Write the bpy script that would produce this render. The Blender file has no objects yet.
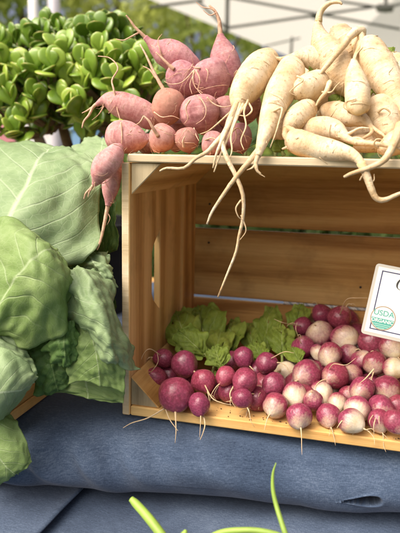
import bpy, math, random
import numpy as np
from mathutils import Vector, Matrix, noise

random.seed(7)
S = bpy.context.scene
C = S.collection
PI = math.pi

# ------------------------------------------------------------------ camera
CAM = np.array([.2265, -.5524, .2703])
YAW, PITCH, ROLL, F = -.257, .184, .021, 600.0
fw = np.array([math.sin(YAW)*math.cos(PITCH), math.cos(YAW)*math.cos(PITCH), -math.sin(PITCH)])
rt = np.cross(fw, [0, 0, 1]); rt /= np.linalg.norm(rt)
up = np.cross(rt, fw)
rt, up = rt*math.cos(ROLL)+up*math.sin(ROLL), up*math.cos(ROLL)-rt*math.sin(ROLL)
cd = bpy.data.cameras.new('camera'); cam = bpy.data.objects.new('camera', cd); C.objects.link(cam)
cam.matrix_world = Matrix([[rt[0], up[0], -fw[0], CAM[0]], [rt[1], up[1], -fw[1], CAM[1]],
                           [rt[2], up[2], -fw[2], CAM[2]], [0, 0, 0, 1]])
cd.sensor_fit = 'HORIZONTAL'; cd.sensor_width = 36; cd.lens = F/400*36
cd.clip_start = .02; cd.clip_end = 500
cd.dof.use_dof = True; cd.dof.focus_distance = .60; cd.dof.aperture_fstop = 9
S.camera = cam
# ------------------------------------------------------------------ sky, sun, exposure
SUN_EL, SUN_AZ = math.radians(52), math.radians(225)      # azimuth clockwise from +Y
wd = bpy.data.worlds.new('World'); S.world = wd; wd.use_nodes = True
nt = wd.node_tree
sk = nt.nodes.new('ShaderNodeTexSky'); sk.sky_type = 'NISHITA'; sk.sun_disc = False
sk.sun_elevation = SUN_EL; sk.sun_rotation = SUN_AZ
sk.air_density = .35; sk.dust_density = 10.0; sk.ozone_density = .0
bg = nt.nodes['Background']; bg.inputs['Strength'].default_value = .15
nt.links.new(sk.outputs[0], bg.inputs['Color'])
sl = bpy.data.lights.new('sun', 'SUN'); sun = bpy.data.objects.new('sun', sl); C.objects.link(sun)
sl.energy = 1.05; sl.angle = math.radians(75); sl.color = (1, .92, .79)
sd = Vector((math.sin(SUN_AZ)*math.cos(SUN_EL), math.cos(SUN_AZ)*math.cos(SUN_EL), math.sin(SUN_EL)))
sun.rotation_euler = (-sd).to_track_quat('-Z', 'Y').to_euler(); sun.location = (0, 0, 5)
S.view_settings.view_transform = 'Standard'; S.view_settings.look = 'None'
S.view_settings.exposure = .76; S.view_settings.gamma = 1
S.render.engine = 'CYCLES'

# ------------------------------------------------------------------ helpers
def ray(px, py): return fw + rt*(px-200)/F - up*(py-266.5)/F
def W(px, py, Y):                      # point where the sight line meets the upright plane y = Y (metres)
    d = ray(px, py); t = (Y-CAM[1])/d[1]
    return Vector(CAM+d*t)
def WZ(px, py, z):
    d = ray(px, py); t = (z-CAM[2])/d[2]
    return Vector(CAM+d*t)
def WT(px, py, t): return Vector(CAM+ray(px, py)*t)
def pxs(P): return float(np.dot(np.array(P)-CAM, fw))/F      # metres per pixel at P

def mesh_obj(name, verts, faces, mat, parent=None, smooth=True, origin=None, uv=None, attrs=None):
    me = bpy.data.meshes.new(name)
    if origin is not None:
        o = Vector(origin); verts = [Vector(v)-o for v in verts]
    me.from_pydata([tuple(v) for v in verts], [], faces)
    for a, vals in (attrs or {}).items():
        at = me.attributes.new(a, 'FLOAT', 'POINT'); at.data.foreach_set('value', vals)
    if uv is not None:
        l = me.uv_layers.new(name='UVMap')
        vi = np.zeros(len(me.loops), dtype=np.int32); me.loops.foreach_get('vertex_index', vi)
        l.data.foreach_set('uv', np.array(uv, dtype=np.float32)[vi].ravel())
    if smooth: me.polygons.foreach_set('use_smooth', [True]*len(me.polygons))
    for m in (mat if isinstance(mat, (list, tuple)) else [mat]): me.materials.append(m)
    ob = bpy.data.objects.new(name, me); C.objects.link(ob)
    if parent: ob.parent = parent
    if origin is not None: ob.location = origin
    return ob
def tag(o, label, cat=None, group=None, kind=None):
    if label: o['label'] = label
    if cat: o['category'] = cat
    if group: o['group'] = group
    if kind: o['kind'] = kind
    return o
def empty(name, loc=(0, 0, 0)):
    o = bpy.data.objects.new(name, None); C.objects.link(o); o.location = loc; o.empty_display_size = .02
    return o
def catmull(P, n):
    P = [Vector(p) for p in P]
    if len(P) == 2: return [P[0].lerp(P[1], i/n) for i in range(n+1)]
    Q = [P[0]*2-P[1]]+P+[P[-1]*2-P[-2]]; out = []
    m = len(P)-1
    for i in range(n+1):
        s = i/n*m; k = min(int(s), m-1); t = s-k
        a, b, c, d = Q[k:k+4]
        out.append(.5*((2*b)+(c-a)*t+(2*a-5*b+4*c-d)*t*t+(3*b-a-3*c+d)*t**3))
    return out
def lerpn(vals, n):
    m = len(vals)-1; o = []
    for i in range(n+1):
        s = i/n*m; k = min(int(s), m-1); t = s-k
        a = vals[max(k-1, 0)]; b = vals[k]; c = vals[k+1]; d = vals[min(k+2, m)]
        v = .5*(2*b+(c-a)*t+(2*a-5*b+4*c-d)*t*t+(3*b-a-3*c+d)*t**3)
        o.append(max(v, min(b, c)*.5))
    return o
def tube_data(P, R, seg=8, bump=0, bscale=60, seed=0, closed_ends=True, crease=0):
    verts, faces, uv, tt = [], [], [], []
    n = len(P)
    T = [(P[min(i+1, n-1)]-P[max(i-1, 0)]).normalized() for i in range(n)]
    a = Vector((0, 0, 1)) if abs(T[0].z) < .9 else Vector((1, 0, 0))
    N = (a-T[0]*a.dot(T[0])).normalized(); L = 0
    for i in range(n):
        N = (N-T[i]*N.dot(T[i])).normalized(); B = T[i].cross(N)
        if i: L += (P[i]-P[i-1]).length
        for j in range(seg):
            w = 2*PI*j/seg
            d = N*math.cos(w)+B*math.sin(w)
            r = R[i]
            if bump: r *= 1+bump*noise.noise((P[i]+d*R[i])*bscale+Vector((seed*7.3, 0, 0)))+(crease*noise.noise(Vector((L*260, math.cos(w)*1.3+seed, math.sin(w)*1.3))) if crease else 0)
            verts.append(P[i]+d*r); uv.append((j/seg, L)); tt.append(i/(n-1))
    for i in range(n-1):
        for j in range(seg):
            k = (j+1) % seg
            faces.append((i*seg+j, i*seg+k, (i+1)*seg+k, (i+1)*seg+j))
    if closed_ends:
        faces.append(tuple(range(seg))[::-1]); faces.append(tuple((n-1)*seg+j for j in range(seg)))
    return verts, faces, uv, tt
def tube(name, pts, radii, mat, parent=None, n=16, seg=8, bump=0, bscale=60, seed=0, origin=None):
    P = catmull(pts, n); R = lerpn(radii, n)
    v, f, uv, tt = tube_data(P, R, seg, bump, bscale, seed)
    if parent is not None and origin is None:
        inv = world_of(parent).inverted(); v = [inv @ x for x in v]
    return mesh_obj(name, v, f, mat, parent, origin=origin, uv=uv, attrs={'t': tt})
def world_of(o):
    m = Matrix.LocRotScale(o.location, o.rotation_euler, o.scale)
    return world_of(o.parent) @ m if o.parent else m
def box_data(lo, hi, bev=.001):
    """a box with small chamfers on its twelve edges"""
    lo, hi = Vector(lo), Vector(hi); b = min(bev, .4*min(hi-lo))
    verts, faces = [], []
    idx = {}
    for sx in (0, 1):
        for sy in (0, 1):
            for sz in (0, 1):
                c = Vector((hi.x if sx else lo.x, hi.y if sy else lo.y, hi.z if sz else lo.z))
                dx, dy, dz = (-b if sx else b), (-b if sy else b), (-b if sz else b)
                for ax, off in enumerate(((0, dy, dz), (dx, 0, dz), (dx, dy, 0))):
                    idx[(sx, sy, sz, ax)] = len(verts); verts.append(c+Vector(off))
    def q(*k): faces.append([idx[x] for x in k])
    for s in (0, 1):
        o = 1 if s else -1
        def fl(l): return l if s else l[::-1]
        q(*fl([(s, 0, 0, 0), (s, 1, 0, 0), (s, 1, 1, 0), (s, 0, 1, 0)]))
        q(*fl([(0, s, 0, 1), (0, s, 1, 1), (1, s, 1, 1), (1, s, 0, 1)]))
        q(*fl([(0, 0, s, 2), (1, 0, s, 2), (1, 1, s, 2), (0, 1, s, 2)]))
    for s1 in (0, 1):
        for s2 in (0, 1):
            q((0, s1, s2, 1), (1, s1, s2, 1), (1, s1, s2, 2), (0, s1, s2, 2))
            q((s1, 0, s2, 0), (s1, 1, s2, 0), (s1, 1, s2, 2), (s1, 0, s2, 2))
            q((s1, s2, 0, 0), (s1, s2, 1, 0), (s1, s2, 1, 1), (s1, s2, 0, 1))
            for s3 in (0, 1):
                if s1 == 0 or True: pass
    for sx in (0, 1):
        for sy in (0, 1):
            for sz in (0, 1):
                q((sx, sy, sz, 0), (sx, sy, sz, 1), (sx, sy, sz, 2))
    return verts, faces
def fix_normals(ob):
    import bmesh
    bm = bmesh.new(); bm.from_mesh(ob.data); bmesh.ops.recalc_face_normals(bm, faces=bm.faces); bm.to_mesh(ob.data); bm.free()
    return ob
def box(name, lo, hi, mat, parent=None, bev=.001, axis=0, jit=0):
    v, f = box_data(lo, hi, bev)
    ob = mesh_obj(name, v, f, mat, parent, smooth=False)
    fix_normals(ob)
    return ob

# ------------------------------------------------------------------ materials
def nm(name):
    m = bpy.data.materials.new(name); m.use_nodes = True
    t = m.node_tree; b = t.nodes['Principled BSDF']
    return m, t, b
def N(t, kind, **kw):
    n = t.nodes.new('ShaderNode'+kind)
    for k, v in kw.items():
        if k in n.inputs: n.inputs[k].default_value = v
        else: setattr(n, k, v)
    return n
def L(t, a, b): t.links.new(a, b)
def ramp(t, fac, stops, interp='LINEAR'):
    r = t.nodes.new('ShaderNodeValToRGB'); e = r.color_ramp.elements; r.color_ramp.interpolation = interp
    while len(e) < len(stops): e.new(.5)
    for x, (p, c) in zip(e, stops):
        x.position = p; x.color = (*c, 1) if len(c) == 3 else c
    L(t, fac, r.inputs[0]); return r
def mixc(t, fac, a, b, mode='MIX'):
    m = N(t, 'Mix', data_type='RGBA', blend_type=mode)
    for s, v in ((0, fac), (6, a), (7, b)):
        if hasattr(v, 'is_linked') or hasattr(v, 'links'): L(t, v, m.inputs[s])
        elif isinstance(v, (int, float)): m.inputs[s].default_value = v
        else: m.inputs[s].default_value = (*v, 1)
    return m.outputs[2]
def math_(t, op, a, b=None, c=None):
    m = N(t, 'Math', operation=op)
    for i, v in enumerate((a, b, c)):
        if v is None: continue
        if hasattr(v, 'links'): L(t, v, m.inputs[i])
        else: m.inputs[i].default_value = v
    return m.outputs[0]
def mapping(t, vec, scale=(1, 1, 1), loc=None, rot=None):
    m = N(t, 'Mapping'); L(t, vec, m.inputs[0]); m.inputs['Scale'].default_value = scale
    if loc is not None:
        if hasattr(loc, 'links'): L(t, loc, m.inputs['Location'])
        else: m.inputs['Location'].default_value = loc
    if rot is not None: m.inputs['Rotation'].default_value = rot
    return m.outputs[0]
def noise_t(t, vec, scale, detail=4, rough=.55, dist=0):
    n = N(t, 'TexNoise', Scale=scale, Detail=detail, Roughness=rough, Distortion=dist)
    L(t, vec, n.inputs['Vector']); return n.outputs[0]
def bump(t, b, h, strength=.3, dist=.001):
    n = N(t, 'Bump', Strength=strength, Distance=dist); L(t, h, n.inputs['Height']); L(t, n.outputs[0], b.inputs['Normal'])

def wood(name, axis, dark, mid, light, knots=True, gscale=1.0, edge=None):
    """grain runs along axis 0/1/2 in object space; every board takes its own offset"""
    m, t, b = nm(name)
    tc = N(t, 'TexCoord').outputs['Object']; oi = N(t, 'ObjectInfo')
    off = N(t, 'VectorMath', operation='SCALE'); off.inputs[0].default_value = (3.1, 7.7, 5.3); L(t, oi.outputs['Random'], off.inputs['Scale'])
    sc = [1, 1, 1]; sc[axis] = .06
    v = mapping(t, tc, tuple(s*gscale for s in sc), off.outputs[0])
    big = noise_t(t, v, 14, 3, .5, .6)
    fine = noise_t(t, mapping(t, v, (1, 1, 1)), 620, 5, .7)
    sc3 = [1, 1, 1]; sc3[axis] = .02
    streak = noise_t(t, mapping(t, tc, tuple(sc3), off.outputs[0]), 230, 4, .65)
    sc2 = [1, 1, 1]; sc2[axis] = .14
    v2 = mapping(t, tc, tuple(sc2), off.outputs[0])
    wv = N(t, 'TexWave', wave_type='RINGS', rings_direction='XYZ'[axis], Scale=9, Distortion=9, Detail=2); wv.inputs['Detail Scale'].default_value = 1.2
    L(t, v2, wv.inputs['Vector'])
    f = math_(t, 'ADD', math_(t, 'MULTIPLY', big, .55), math_(t, 'MULTIPLY', wv.outputs[1], .22))
    f = math_(t, 'ADD', f, math_(t, 'MULTIPLY', fine, .22)); f = math_(t, 'ADD', f, math_(t, 'MULTIPLY', math_(t, 'SUBTRACT', streak, .4), .30))
    col = ramp(t, f, [(.32, dark), (.5, mid), (.70, light)]).outputs[0]
    if knots:
        vk = mapping(t, tc, tuple((1 if i != axis else .55) for i in range(3)), off.outputs[0])
        vo = N(t, 'TexVoronoi', Scale=9); L(t, vk, vo.inputs['Vector'])
        kn = ramp(t, vo.outputs['Distance'], [(0.04, (1, 1, 1)), (.09, (.35, .35, .35)), (.22, (0, 0, 0))]).outputs[0]
        col = mixc(t, math_(t, 'MULTIPLY', kn, .75), col, tuple(c*.45 for c in dark))
    st = noise_t(t, tc, 22, 4, .6)                     # grubby stains
    col = mixc(t, ramp(t, st, [(.52, (0, 0, 0)), (.75, (.4, .4, .4))]).outputs[0], col, tuple(c*.5 for c in dark))
    hv = N(t, 'HueSaturation'); L(t, col, hv.inputs['Color'])
    L(t, math_(t, 'MULTIPLY_ADD', oi.outputs['Random'], .4, .8), hv.inputs['Value'])
    L(t, hv.outputs[0], b.inputs['Base Color']); b.inputs['Roughness'].default_value = .62
    b.inputs['Specular IOR Level'].default_value = .35
    bump(t, b, math_(t, 'ADD', math_(t, 'ADD', fine, streak), math_(t, 'MULTIPLY', wv.outputs[1], .3)), .45, .0006)
    return m
OD, OM, OL = (.32, .15, .036), (.57, .325, .098), (.74, .49, .19)
WOODX = wood('pine_along_x', 0, OD, OM, OL)
WOODY = wood('pine_along_y', 1, OD, OM, OL)
WOODZ = wood('pine_along_z', 2, (.32, .155, .042), (.56, .325, .11), (.74, .50, .21))
EDGE = wood('pale_sawn_edge', 0, (.42, .31, .17), (.62, .50, .31), (.72, .61, .42), knots=False, gscale=1.4)
GRAYWOOD = wood('grey_sawn_end', 2, (.26, .19, .10), (.42, .33, .19), (.52, .43, .27), knots=False, gscale=2)

def simple(name, col, rough=.6, spec=.4, nscale=None, var=.25, metallic=0):
    m, t, b = nm(name)
    b.inputs['Roughness'].default_value = rough; b.inputs['Specular IOR Level'].default_value = spec; b.inputs['Metallic'].default_value = metallic
    if nscale:
        tc = N(t, 'TexCoord').outputs['Object']
        n = noise_t(t, tc, nscale, 4)
        c = ramp(t, n, [(.3, tuple(x*(1-var) for x in col)), (.7, tuple(min(1, x*(1+var)) for x in col))]).outputs[0]
        L(t, c, b.inputs['Base Color'])
    else: b.inputs['Base Color'].default_value = (*col, 1)
    return m
def obj_attr(t, name):
    a = N(t, 'Attribute', attribute_name=name, attribute_type='OBJECT'); return a.outputs['Fac']
def geo_attr(t, name):
    a = N(t, 'Attribute', attribute_name=name, attribute_type='GEOMETRY'); return a.outputs['Fac']

def denim_mat():
    m, t, b = nm('blue_denim')
    uv = N(t, 'TexCoord').outputs['UV']                # metres on the cloth: u along the bench, v down the drop
    weft = noise_t(t, mapping(t, uv, (330, 1300, 1)), 1, 3, .7)
    warp = noise_t(t, mapping(t, uv, (1300, 330, 1)), 1, 3, .7)
    slub = noise_t(t, mapping(t, uv, (120, 600, 1)), 1, 4, .6)
    worn = noise_t(t, uv, 9, 4, .6)
    f = math_(t, 'ADD', math_(t, 'MULTIPLY', weft, .40), math_(t, 'MULTIPLY', warp, .30))
    f = math_(t, 'ADD', f, math_(t, 'MULTIPLY', slub, .30))
    f = math_(t, 'ADD', f, math_(t, 'MULTIPLY', math_(t, 'SUBTRACT', worn, .5), .5))
    c = ramp(t, f, [(.30, (.016, .029, .056)), (.5, (.057, .087, .142)), (.70, (.145, .192, .268))]).outputs[0]
    L(t, c, b.inputs['Base Color']); b.inputs['Roughness'].default_value = .9; b.inputs['Specular IOR Level'].default_value = .15
    b.inputs['Sheen Weight'].default_value = .15
    bump(t, b, math_(t, 'ADD', weft, warp), .4, .0005)
    return m
DENIM = denim_mat()

def pink_mat():
    m, t, b = nm('dusty_pink_skin')
    tc = N(t, 'TexCoord').outputs['Object']; oi = N(t, 'ObjectInfo'); uv = N(t, 'TexCoord').outputs['UV']
    n1 = noise_t(t, tc, 55, 5, .65); n2 = noise_t(t, tc, 300, 4, .6)
    ring = noise_t(t, mapping(t, uv, (3, 420, 1)), 1, 3, .6)
    f = math_(t, 'ADD', math_(t, 'MULTIPLY', n1, .7), math_(t, 'MULTIPLY', n2, .3))
    c = ramp(t, f, [(.30, (.20, .075, .070)), (.44, (.35, .155, .150)), (.58, (.47, .26, .25)), (.74, (.60, .42, .37))]).outputs[0]
    c = mixc(t, ramp(t, ring, [(.54, (0, 0, 0)), (.68, (.28, .28, .28))]).outputs[0], c, (.66, .44, .36))
    br = obj_attr(t, 'brown')
    c = mixc(t, math_(t, 'MULTIPLY', br, math_(t, 'ADD', math_(t, 'MULTIPLY', n1, .8), .3)), c, (.42, .20, .11))
    soil = noise_t(t, tc, 120, 5, .7)
    c = mixc(t, ramp(t, soil, [(.54, (0, 0, 0)), (.68, (.6, .6, .6))]).outputs[0], c, (.22, .12, .07))
    hs = N(t, 'HueSaturation'); L(t, c, hs.inputs['Color']); L(t, math_(t, 'MULTIPLY', obj_attr(t, 'value'), 1.2), hs.inputs['Value']); L(t, obj_attr(t, 'hue'), hs.inputs['Hue'])
    L(t, hs.outputs[0], b.inputs['Base Color']); b.inputs['Roughness'].default_value = .75; b.inputs['Specular IOR Level'].default_value = .22
    b.inputs['Subsurface Weight'].default_value = .08; b.inputs['Subsurface Radius'].default_value = (1, .35, .25); b.inputs['Subsurface Scale'].default_value = .003
    bump(t, b, math_(t, 'ADD', n2, math_(t, 'MULTIPLY', ring, .8)), .35, .0008)
    return m
PINK = pink_mat()
def daikon_mat():
    m, t, b = nm('cream_root_skin')
    tc = N(t, 'TexCoord').outputs['Object']; uv = N(t, 'TexCoord').outputs['UV']
    n1 = noise_t(t, tc, 40, 5, .6); n2 = noise_t(t, tc, 260, 4, .65)
    ring = noise_t(t, mapping(t, uv, (2.5, 300, 1)), 1, 4, .65)
    c = ramp(t, n1, [(.3, (.50, .33, .16)), (.5, (.69, .54, .34)), (.7, (.79, .68, .50))]).outputs[0]
    c = mixc(t, ramp(t, ring, [(.54, (0, 0, 0)), (.7, (.45, .45, .45))]).outputs[0], c, (.62, .43, .20))
    c = mixc(t, ramp(t, n2, [(.56, (0, 0, 0)), (.70, (.75, .75, .75))]).outputs[0], c, (.36, .22, .10))
    dirt = noise_t(t, mapping(t, uv, (2.2, 70, 1)), 1, 5, .7)
    c = mixc(t, ramp(t, dirt, [(.56, (0, 0, 0)), (.70, (.55, .55, .55))]).outputs[0], c, (.40, .26, .12))
    tt = geo_attr(t, 't')
    c = mixc(t, ramp(t, math_(t, 'ADD', tt, math_(t, 'MULTIPLY', math_(t, 'SUBTRACT', n1, .5), .3)), [(.0, (.6, .6, .6)), (.12, (0, 0, 0))]).outputs[0], c, (.58, .46, .20))
    L(t, c, b.inputs['Base Color']); b.inputs['Roughness'].default_value = .55; b.inputs['Specular IOR Level'].default_value = .35
    b.inputs['Subsurface Weight'].default_value = .12; b.inputs['Subsurface Radius'].default_value = (1, .7, .4); b.inputs['Subsurface Scale'].default_value = .003
    bump(t, b, math_(t, 'ADD', n2, math_(t, 'MULTIPLY', ring, 1.6)), .6, .0010)
    return m
DAIKON = daikon_mat()
ROOTLET = simple('pale_rootlet', (.62, .47, .28), .7, .2, 300, .25)
PROOTLET = simple('pink_rootlet', (.60, .38, .26), .7, .2, 300, .3)
def radish_mat():
    m, t, b = nm('two_tone_radish_skin')
    tc = N(t, 'TexCoord').outputs['Object']
    oi = N(t, 'ObjectInfo')
    off = N(t, 'VectorMath', operation='SCALE'); off.inputs[0].default_value = (13.1, 7.7, 5.3); L(t, oi.outputs['Random'], off.inputs['Scale'])
    v = mapping(t, tc, (1, 1, 1), off.outputs[0])
    zz = geo_attr(t, 'z')                              # 1 at the crown, 0 at the tail
    n1 = noise_t(t, v, 1.6, 4, .6); n2 = noise_t(t, v, 6, 3, .55)
    s = mapping(t, tc, (1, 1, .18)); st = noise_t(t, s, 7, 4, .7)
    f = math_(t, 'ADD', zz, math_(t, 'MULTIPLY', math_(t, 'SUBTRACT', n1, .5), .55))
    f = math_(t, 'ADD', f, math_(t, 'MULTIPLY', math_(t, 'SUBTRACT', st, .5), .35))
    f = math_(t, 'ADD', math_(t, 'SUBTRACT', f, obj_attr(t, 'white')), .40)
    red = ramp(t, n2, [(.25, (.14, .008, .034)), (.55, (.27, .022, .074)), (.85, (.40, .09, .155))]).outputs[0]
    wh = ramp(t, n1, [(.35, (.70, .57, .36)), (.65, (.84, .76, .57))]).outputs[0]
    pk = ramp(t, f, [(.06, (1, 1, 1)), (.28, (.55, .55, .55)), (.54, (.04, .04, .04))]).outputs[0]
    c = mixc(t, pk, red, wh)
    soil = noise_t(t, v, 4.5, 5, .7)
    c = mixc(t, ramp(t, soil, [(.62, (0, 0, 0)), (.76, (.45, .45, .45))]).outputs[0], c, (.30, .15, .08))
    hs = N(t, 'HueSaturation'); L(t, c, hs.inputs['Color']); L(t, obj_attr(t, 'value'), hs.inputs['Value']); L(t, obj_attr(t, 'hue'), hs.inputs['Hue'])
    L(t, hs.outputs[0], b.inputs['Base Color']); b.inputs['Roughness'].default_value = .24; b.inputs['Specular IOR Level'].default_value = .5
    b.inputs['Subsurface Weight'].default_value = .06; b.inputs['Subsurface Radius'].default_value = (1, .4, .3); b.inputs['Subsurface Scale'].default_value = .002
    bump(t, b, math_(t, 'ADD', n2, st), .18, .002)
    return m
RADISH = radish_mat()
def leaf_mat(name, lo, mid, hi, vein, nside=7, slant=1.6, trans=.25, rough=.5, veinw=.05, yellow=None):
    """a broad leaf: UV u across (midrib at .5), v from stalk to tip"""
    m, t, b = nm(name)
    uv = N(t, 'TexCoord').outputs['UV']; tc = N(t, 'TexCoord').outputs['Object']
    sp = N(t, 'SeparateXYZ'); L(t, uv, sp.inputs[0]); u, v = sp.outputs[0], sp.outputs[1]
    d = math_(t, 'SUBTRACT', u, .5); a = math_(t, 'ABSOLUTE', d)
    wob = math_(t, 'MULTIPLY', math_(t, 'SUBTRACT', noise_t(t, uv, 4, 2), .5), .35)
    side = math_(t, 'MULTIPLY', math_(t, 'GREATER_THAN', d, 0), .45)
    s = math_(t, 'ADD', math_(t, 'SUBTRACT', math_(t, 'MULTIPLY', v, nside), math_(t, 'MULTIPLY', a, slant*nside*.55)), math_(t, 'ADD', side, wob))
    tri = math_(t, 'PINGPONG', s, .5)
    sv = math_(t, 'SMOOTH_MAX', math_(t, 'SUBTRACT', 1, math_(t, 'DIVIDE', tri, veinw)), 0, .05)
    sv = math_(t, 'MULTIPLY', sv, math_(t, 'SUBTRACT', 1.05, math_(t, 'MULTIPLY', a, 1.7)))
    mw = math_(t, 'MULTIPLY_ADD', v, -.013, .019)
    mr = math_(t, 'SMOOTH_MAX', math_(t, 'SUBTRACT', 1, math_(t, 'DIVIDE', a, mw)), 0, .2)
    vo = N(t, 'TexVoronoi', feature='DISTANCE_TO_EDGE', Scale=26); L(t, mapping(t, uv, (1, 1.3, 1)), vo.inputs['Vector'])
    net = ramp(t, vo.outputs[0], [(0, (1, 1, 1)), (.09, (0, 0, 0))]).outputs[0]
    n1 = noise_t(t, tc, 22, 4, .6); n2 = noise_t(t, tc, 120, 4, .6)
    f = math_(t, 'ADD', math_(t, 'MULTIPLY', n1, .75), math_(t, 'MULTIPLY', n2, .25))
    c = ramp(t, f, [(.3, lo), (.5, mid), (.7, hi)]).outputs[0]
    c = mixc(t, math_(t, 'MULTIPLY', net, .16), c, vein)
    c = mixc(t, math_(t, 'MINIMUM', math_(t, 'ADD', math_(t, 'MULTIPLY', sv, .55), mr), .85), c, vein)
    L(t, c, b.inputs['Base Color']); b.inputs['Roughness'].default_value = rough; b.inputs['Specular IOR Level'].default_value = .35
    hh = math_(t, 'ADD', math_(t, 'MULTIPLY', net, -.15), math_(t, 'ADD', math_(t, 'MULTIPLY', sv, -1.0), math_(t, 'MULTIPLY', n2, .5)))
    bump(t, b, hh, .5, .0012)
    tr = N(t, 'BsdfTranslucent'); hs = N(t, 'HueSaturation', Saturation=1.2, Value=1.1); L(t, c, hs.inputs['Color']); L(t, hs.outputs[0], tr.inputs[0])
    mx = N(t, 'MixShader'); mx.inputs[0].default_value = trans
    L(t, b.outputs[0], mx.inputs[1]); L(t, tr.outputs[0], mx.inputs[2]); L(t, mx.outputs[0], t.nodes['Material Output'].inputs[0])
    return m
COLLARD = leaf_mat('collard_leaf', (.185, .285, .125), (.265, .375, .18), (.345, .45, .245), (.50, .60, .40), 7, 1.5, .22, .5)
COLLARD_Y = leaf_mat('yellow_green_collard_leaf', (.16, .265, .065), (.245, .365, .115), (.335, .45, .18), (.46, .57, .31), 6, 1.5, .28, .5)
COLLARD_D = leaf_mat('deep_green_collard_leaf', (.06, .13, .03), (.10, .20, .05), (.16, .28, .08), (.26, .37, .14), 6, 1.5, .22, .5)  # darker copy of the collard green for shaded inner leaves and gap leaves
TOPS = leaf_mat('radish_top_leaf', (.10, .16, .02), (.22, .31, .035), (.40, .48, .09), (.50, .57, .24), 6, 1.3, .25, .55)

# ------------------------------------------------------------------ ground and background
GZ = -.85
gm, t_, b_ = nm('grass_ground')
tc_ = N(t_, 'TexCoord').outputs['Object']
L(t_, ramp(t_, math_(t_, 'ADD', math_(t_, 'MULTIPLY', noise_t(t_, tc_, .8, 4), .5), math_(t_, 'MULTIPLY', noise_t(t_, tc_, 30, 5), .5)), [(.35, (.05, .085, .02)), (.65, (.12, .16, .05))]).outputs[0], b_.inputs['Base Color'])
b_.inputs['Roughness'].default_value = .9
bump(t_, b_, noise_t(t_, tc_, 60, 4), .8, .03)
v = []; f = []
for i in range(41):
    for j in range(41):
        x, y = (i-20)*6, (j-12)*6
        v.append((x, y, GZ + (.03*noise.noise(Vector((x*.1, y*.1, 3))) if abs(x)+abs(y) > 20 else 0)))
for i in range(40):
    for j in range(40): f.append((i*41+j, (i+1)*41+j, (i+1)*41+j+1, i*41+j+1))
tag(mesh_obj('ground', v, f, gm), 'grassy ground of the market', kind='structure')

bark = simple('bark', (.12, .085, .055), .9, .2, 12, .4)
def leafmass(name, mat, parent, blobs, n, size):
    v, f = [], []
    for k in range(n):
        c, r = random.choice(blobs)
        d = Vector((random.gauss(0, 1), random.gauss(0, 1), random.gauss(0, 1))).normalized()
        p = Vector(c)+d*r*(random.random()**.35)
        nrm = (d+Vector((random.uniform(-1, 1), random.uniform(-1, 1), random.uniform(-.3, 1)))).normalized()
        a = nrm.orthogonal().normalized(); a.rotate(Matrix.Rotation(random.uniform(0, 6.28), 3, nrm)); bb = nrm.cross(a)
        s = size*random.uniform(.6, 1.3); i = len(v)
        v += [p-a*s, p-bb*s*.5+a*s*.1, p+a*s+nrm*s*.2, p+bb*s*.5+a*s*.1]
        f.append((i, i+1, i+2, i+3))
    ob = mesh_obj(name, v, f, mat, parent)
    return ob
def treeleaf(name, lo, hi):
    m, t, b = nm(name)
    tc = N(t, 'TexCoord').outputs['Object']; n = noise_t(t, tc, 1.3, 5, .7)
    c = ramp(t, n, [(.3, lo), (.7, hi)]).outputs[0]
    L(t, c, b.inputs['Base Color']); b.inputs['Roughness'].default_value = .6
    tr = N(t, 'BsdfTranslucent'); L(t, c, tr.inputs[0]); mx = N(t, 'MixShader'); mx.inputs[0].default_value = .65
    L(t, b.outputs[0], mx.inputs[1]); L(t, tr.outputs[0], mx.inputs[2]); L(t, mx.outputs[0], t.nodes['Material Output'].inputs[0])
    return m
TL = [treeleaf('tree_leaf_yellow', (.36, .42, .08), (.62, .66, .22)), treeleaf('tree_leaf_green', (.30, .39, .07), (.56, .63, .20))]
def tree(px, dist, h, rad, k, label):
    g = WT(px, 160, dist); base = Vector((g.x, g.y, GZ))
    e = empty('tree', base)
    tag(e, label, 'tree', 'trees behind the market')
    rr = random.Random(k*13+5)
    tube('trunk', [base-Vector((0, 0, .1)), base+Vector((.05, 0, h*.3)), base+Vector((rr.uniform(-.2, .2), 0, h*.75))], [.14, .11, .04], bark, e, 10, 8, .2, 3)
    blobs = []
    for i in range(16):
        a = rr.uniform(0, 6.28); zz = rr.uniform(.12, 1.0); q = rad*(1-.55*abs(zz-.45))*rr.uniform(.3, .85)
        c = Vector((math.cos(a)*q, math.sin(a)*q, h*zz)); blobs.append((c, rad*rr.uniform(.25, .42)))
        if i % 3 == 0:
            tube('limb', [base+Vector((0, 0, h*zz*.5)), base+Vector((c.x*.5, c.y*.5, h*zz*.8)), base+c], [.05, .035, .01], bark, e, 6, 6)
    tag(leafmass('crown', TL[k % 2], e, blobs, 2600, .10), None, kind='stuff')
for i, (px, d, h, r, lb) in enumerate([
        (-70, 9.5, 5.2, 1.7, 'blurred yellow-green tree at the far left behind the jade plant'),
        (30, 10.5, 5.6, 1.8, 'blurred tree seen between the canopy posts above the jade plant'),
        (115, 11.5, 5.4, 1.8, 'blurred bright tree above the right half of the jade plant'),
        (200, 12.5, 5.2, 1.8, 'blurred green tree behind the standing pink root'),
        (275, 14.5, 4.8, 1.7, 'blurred green tree low behind the white roots, under the canopy edge'),
        (360, 17, 4.6, 2.0, 'blurred tree at the far right, mostly behind the white roots')]):
    tree(px, d, h, r, i, lb)

# a far wood closing the horizon
fwb = []
for k in range(70):
    a = math.radians(-75+k*2.0); r = 38+random.uniform(-3, 3)
    fwb.append((Vector((math.sin(a)*r, math.cos(a)*r, GZ+random.uniform(.5, 2.6))), random.uniform(1.8, 2.8)))
tag(leafmass('distant_wood', TL[1], None, fwb, 12000, .38), 'distant wood closing the horizon behind the market', kind='stuff')

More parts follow.
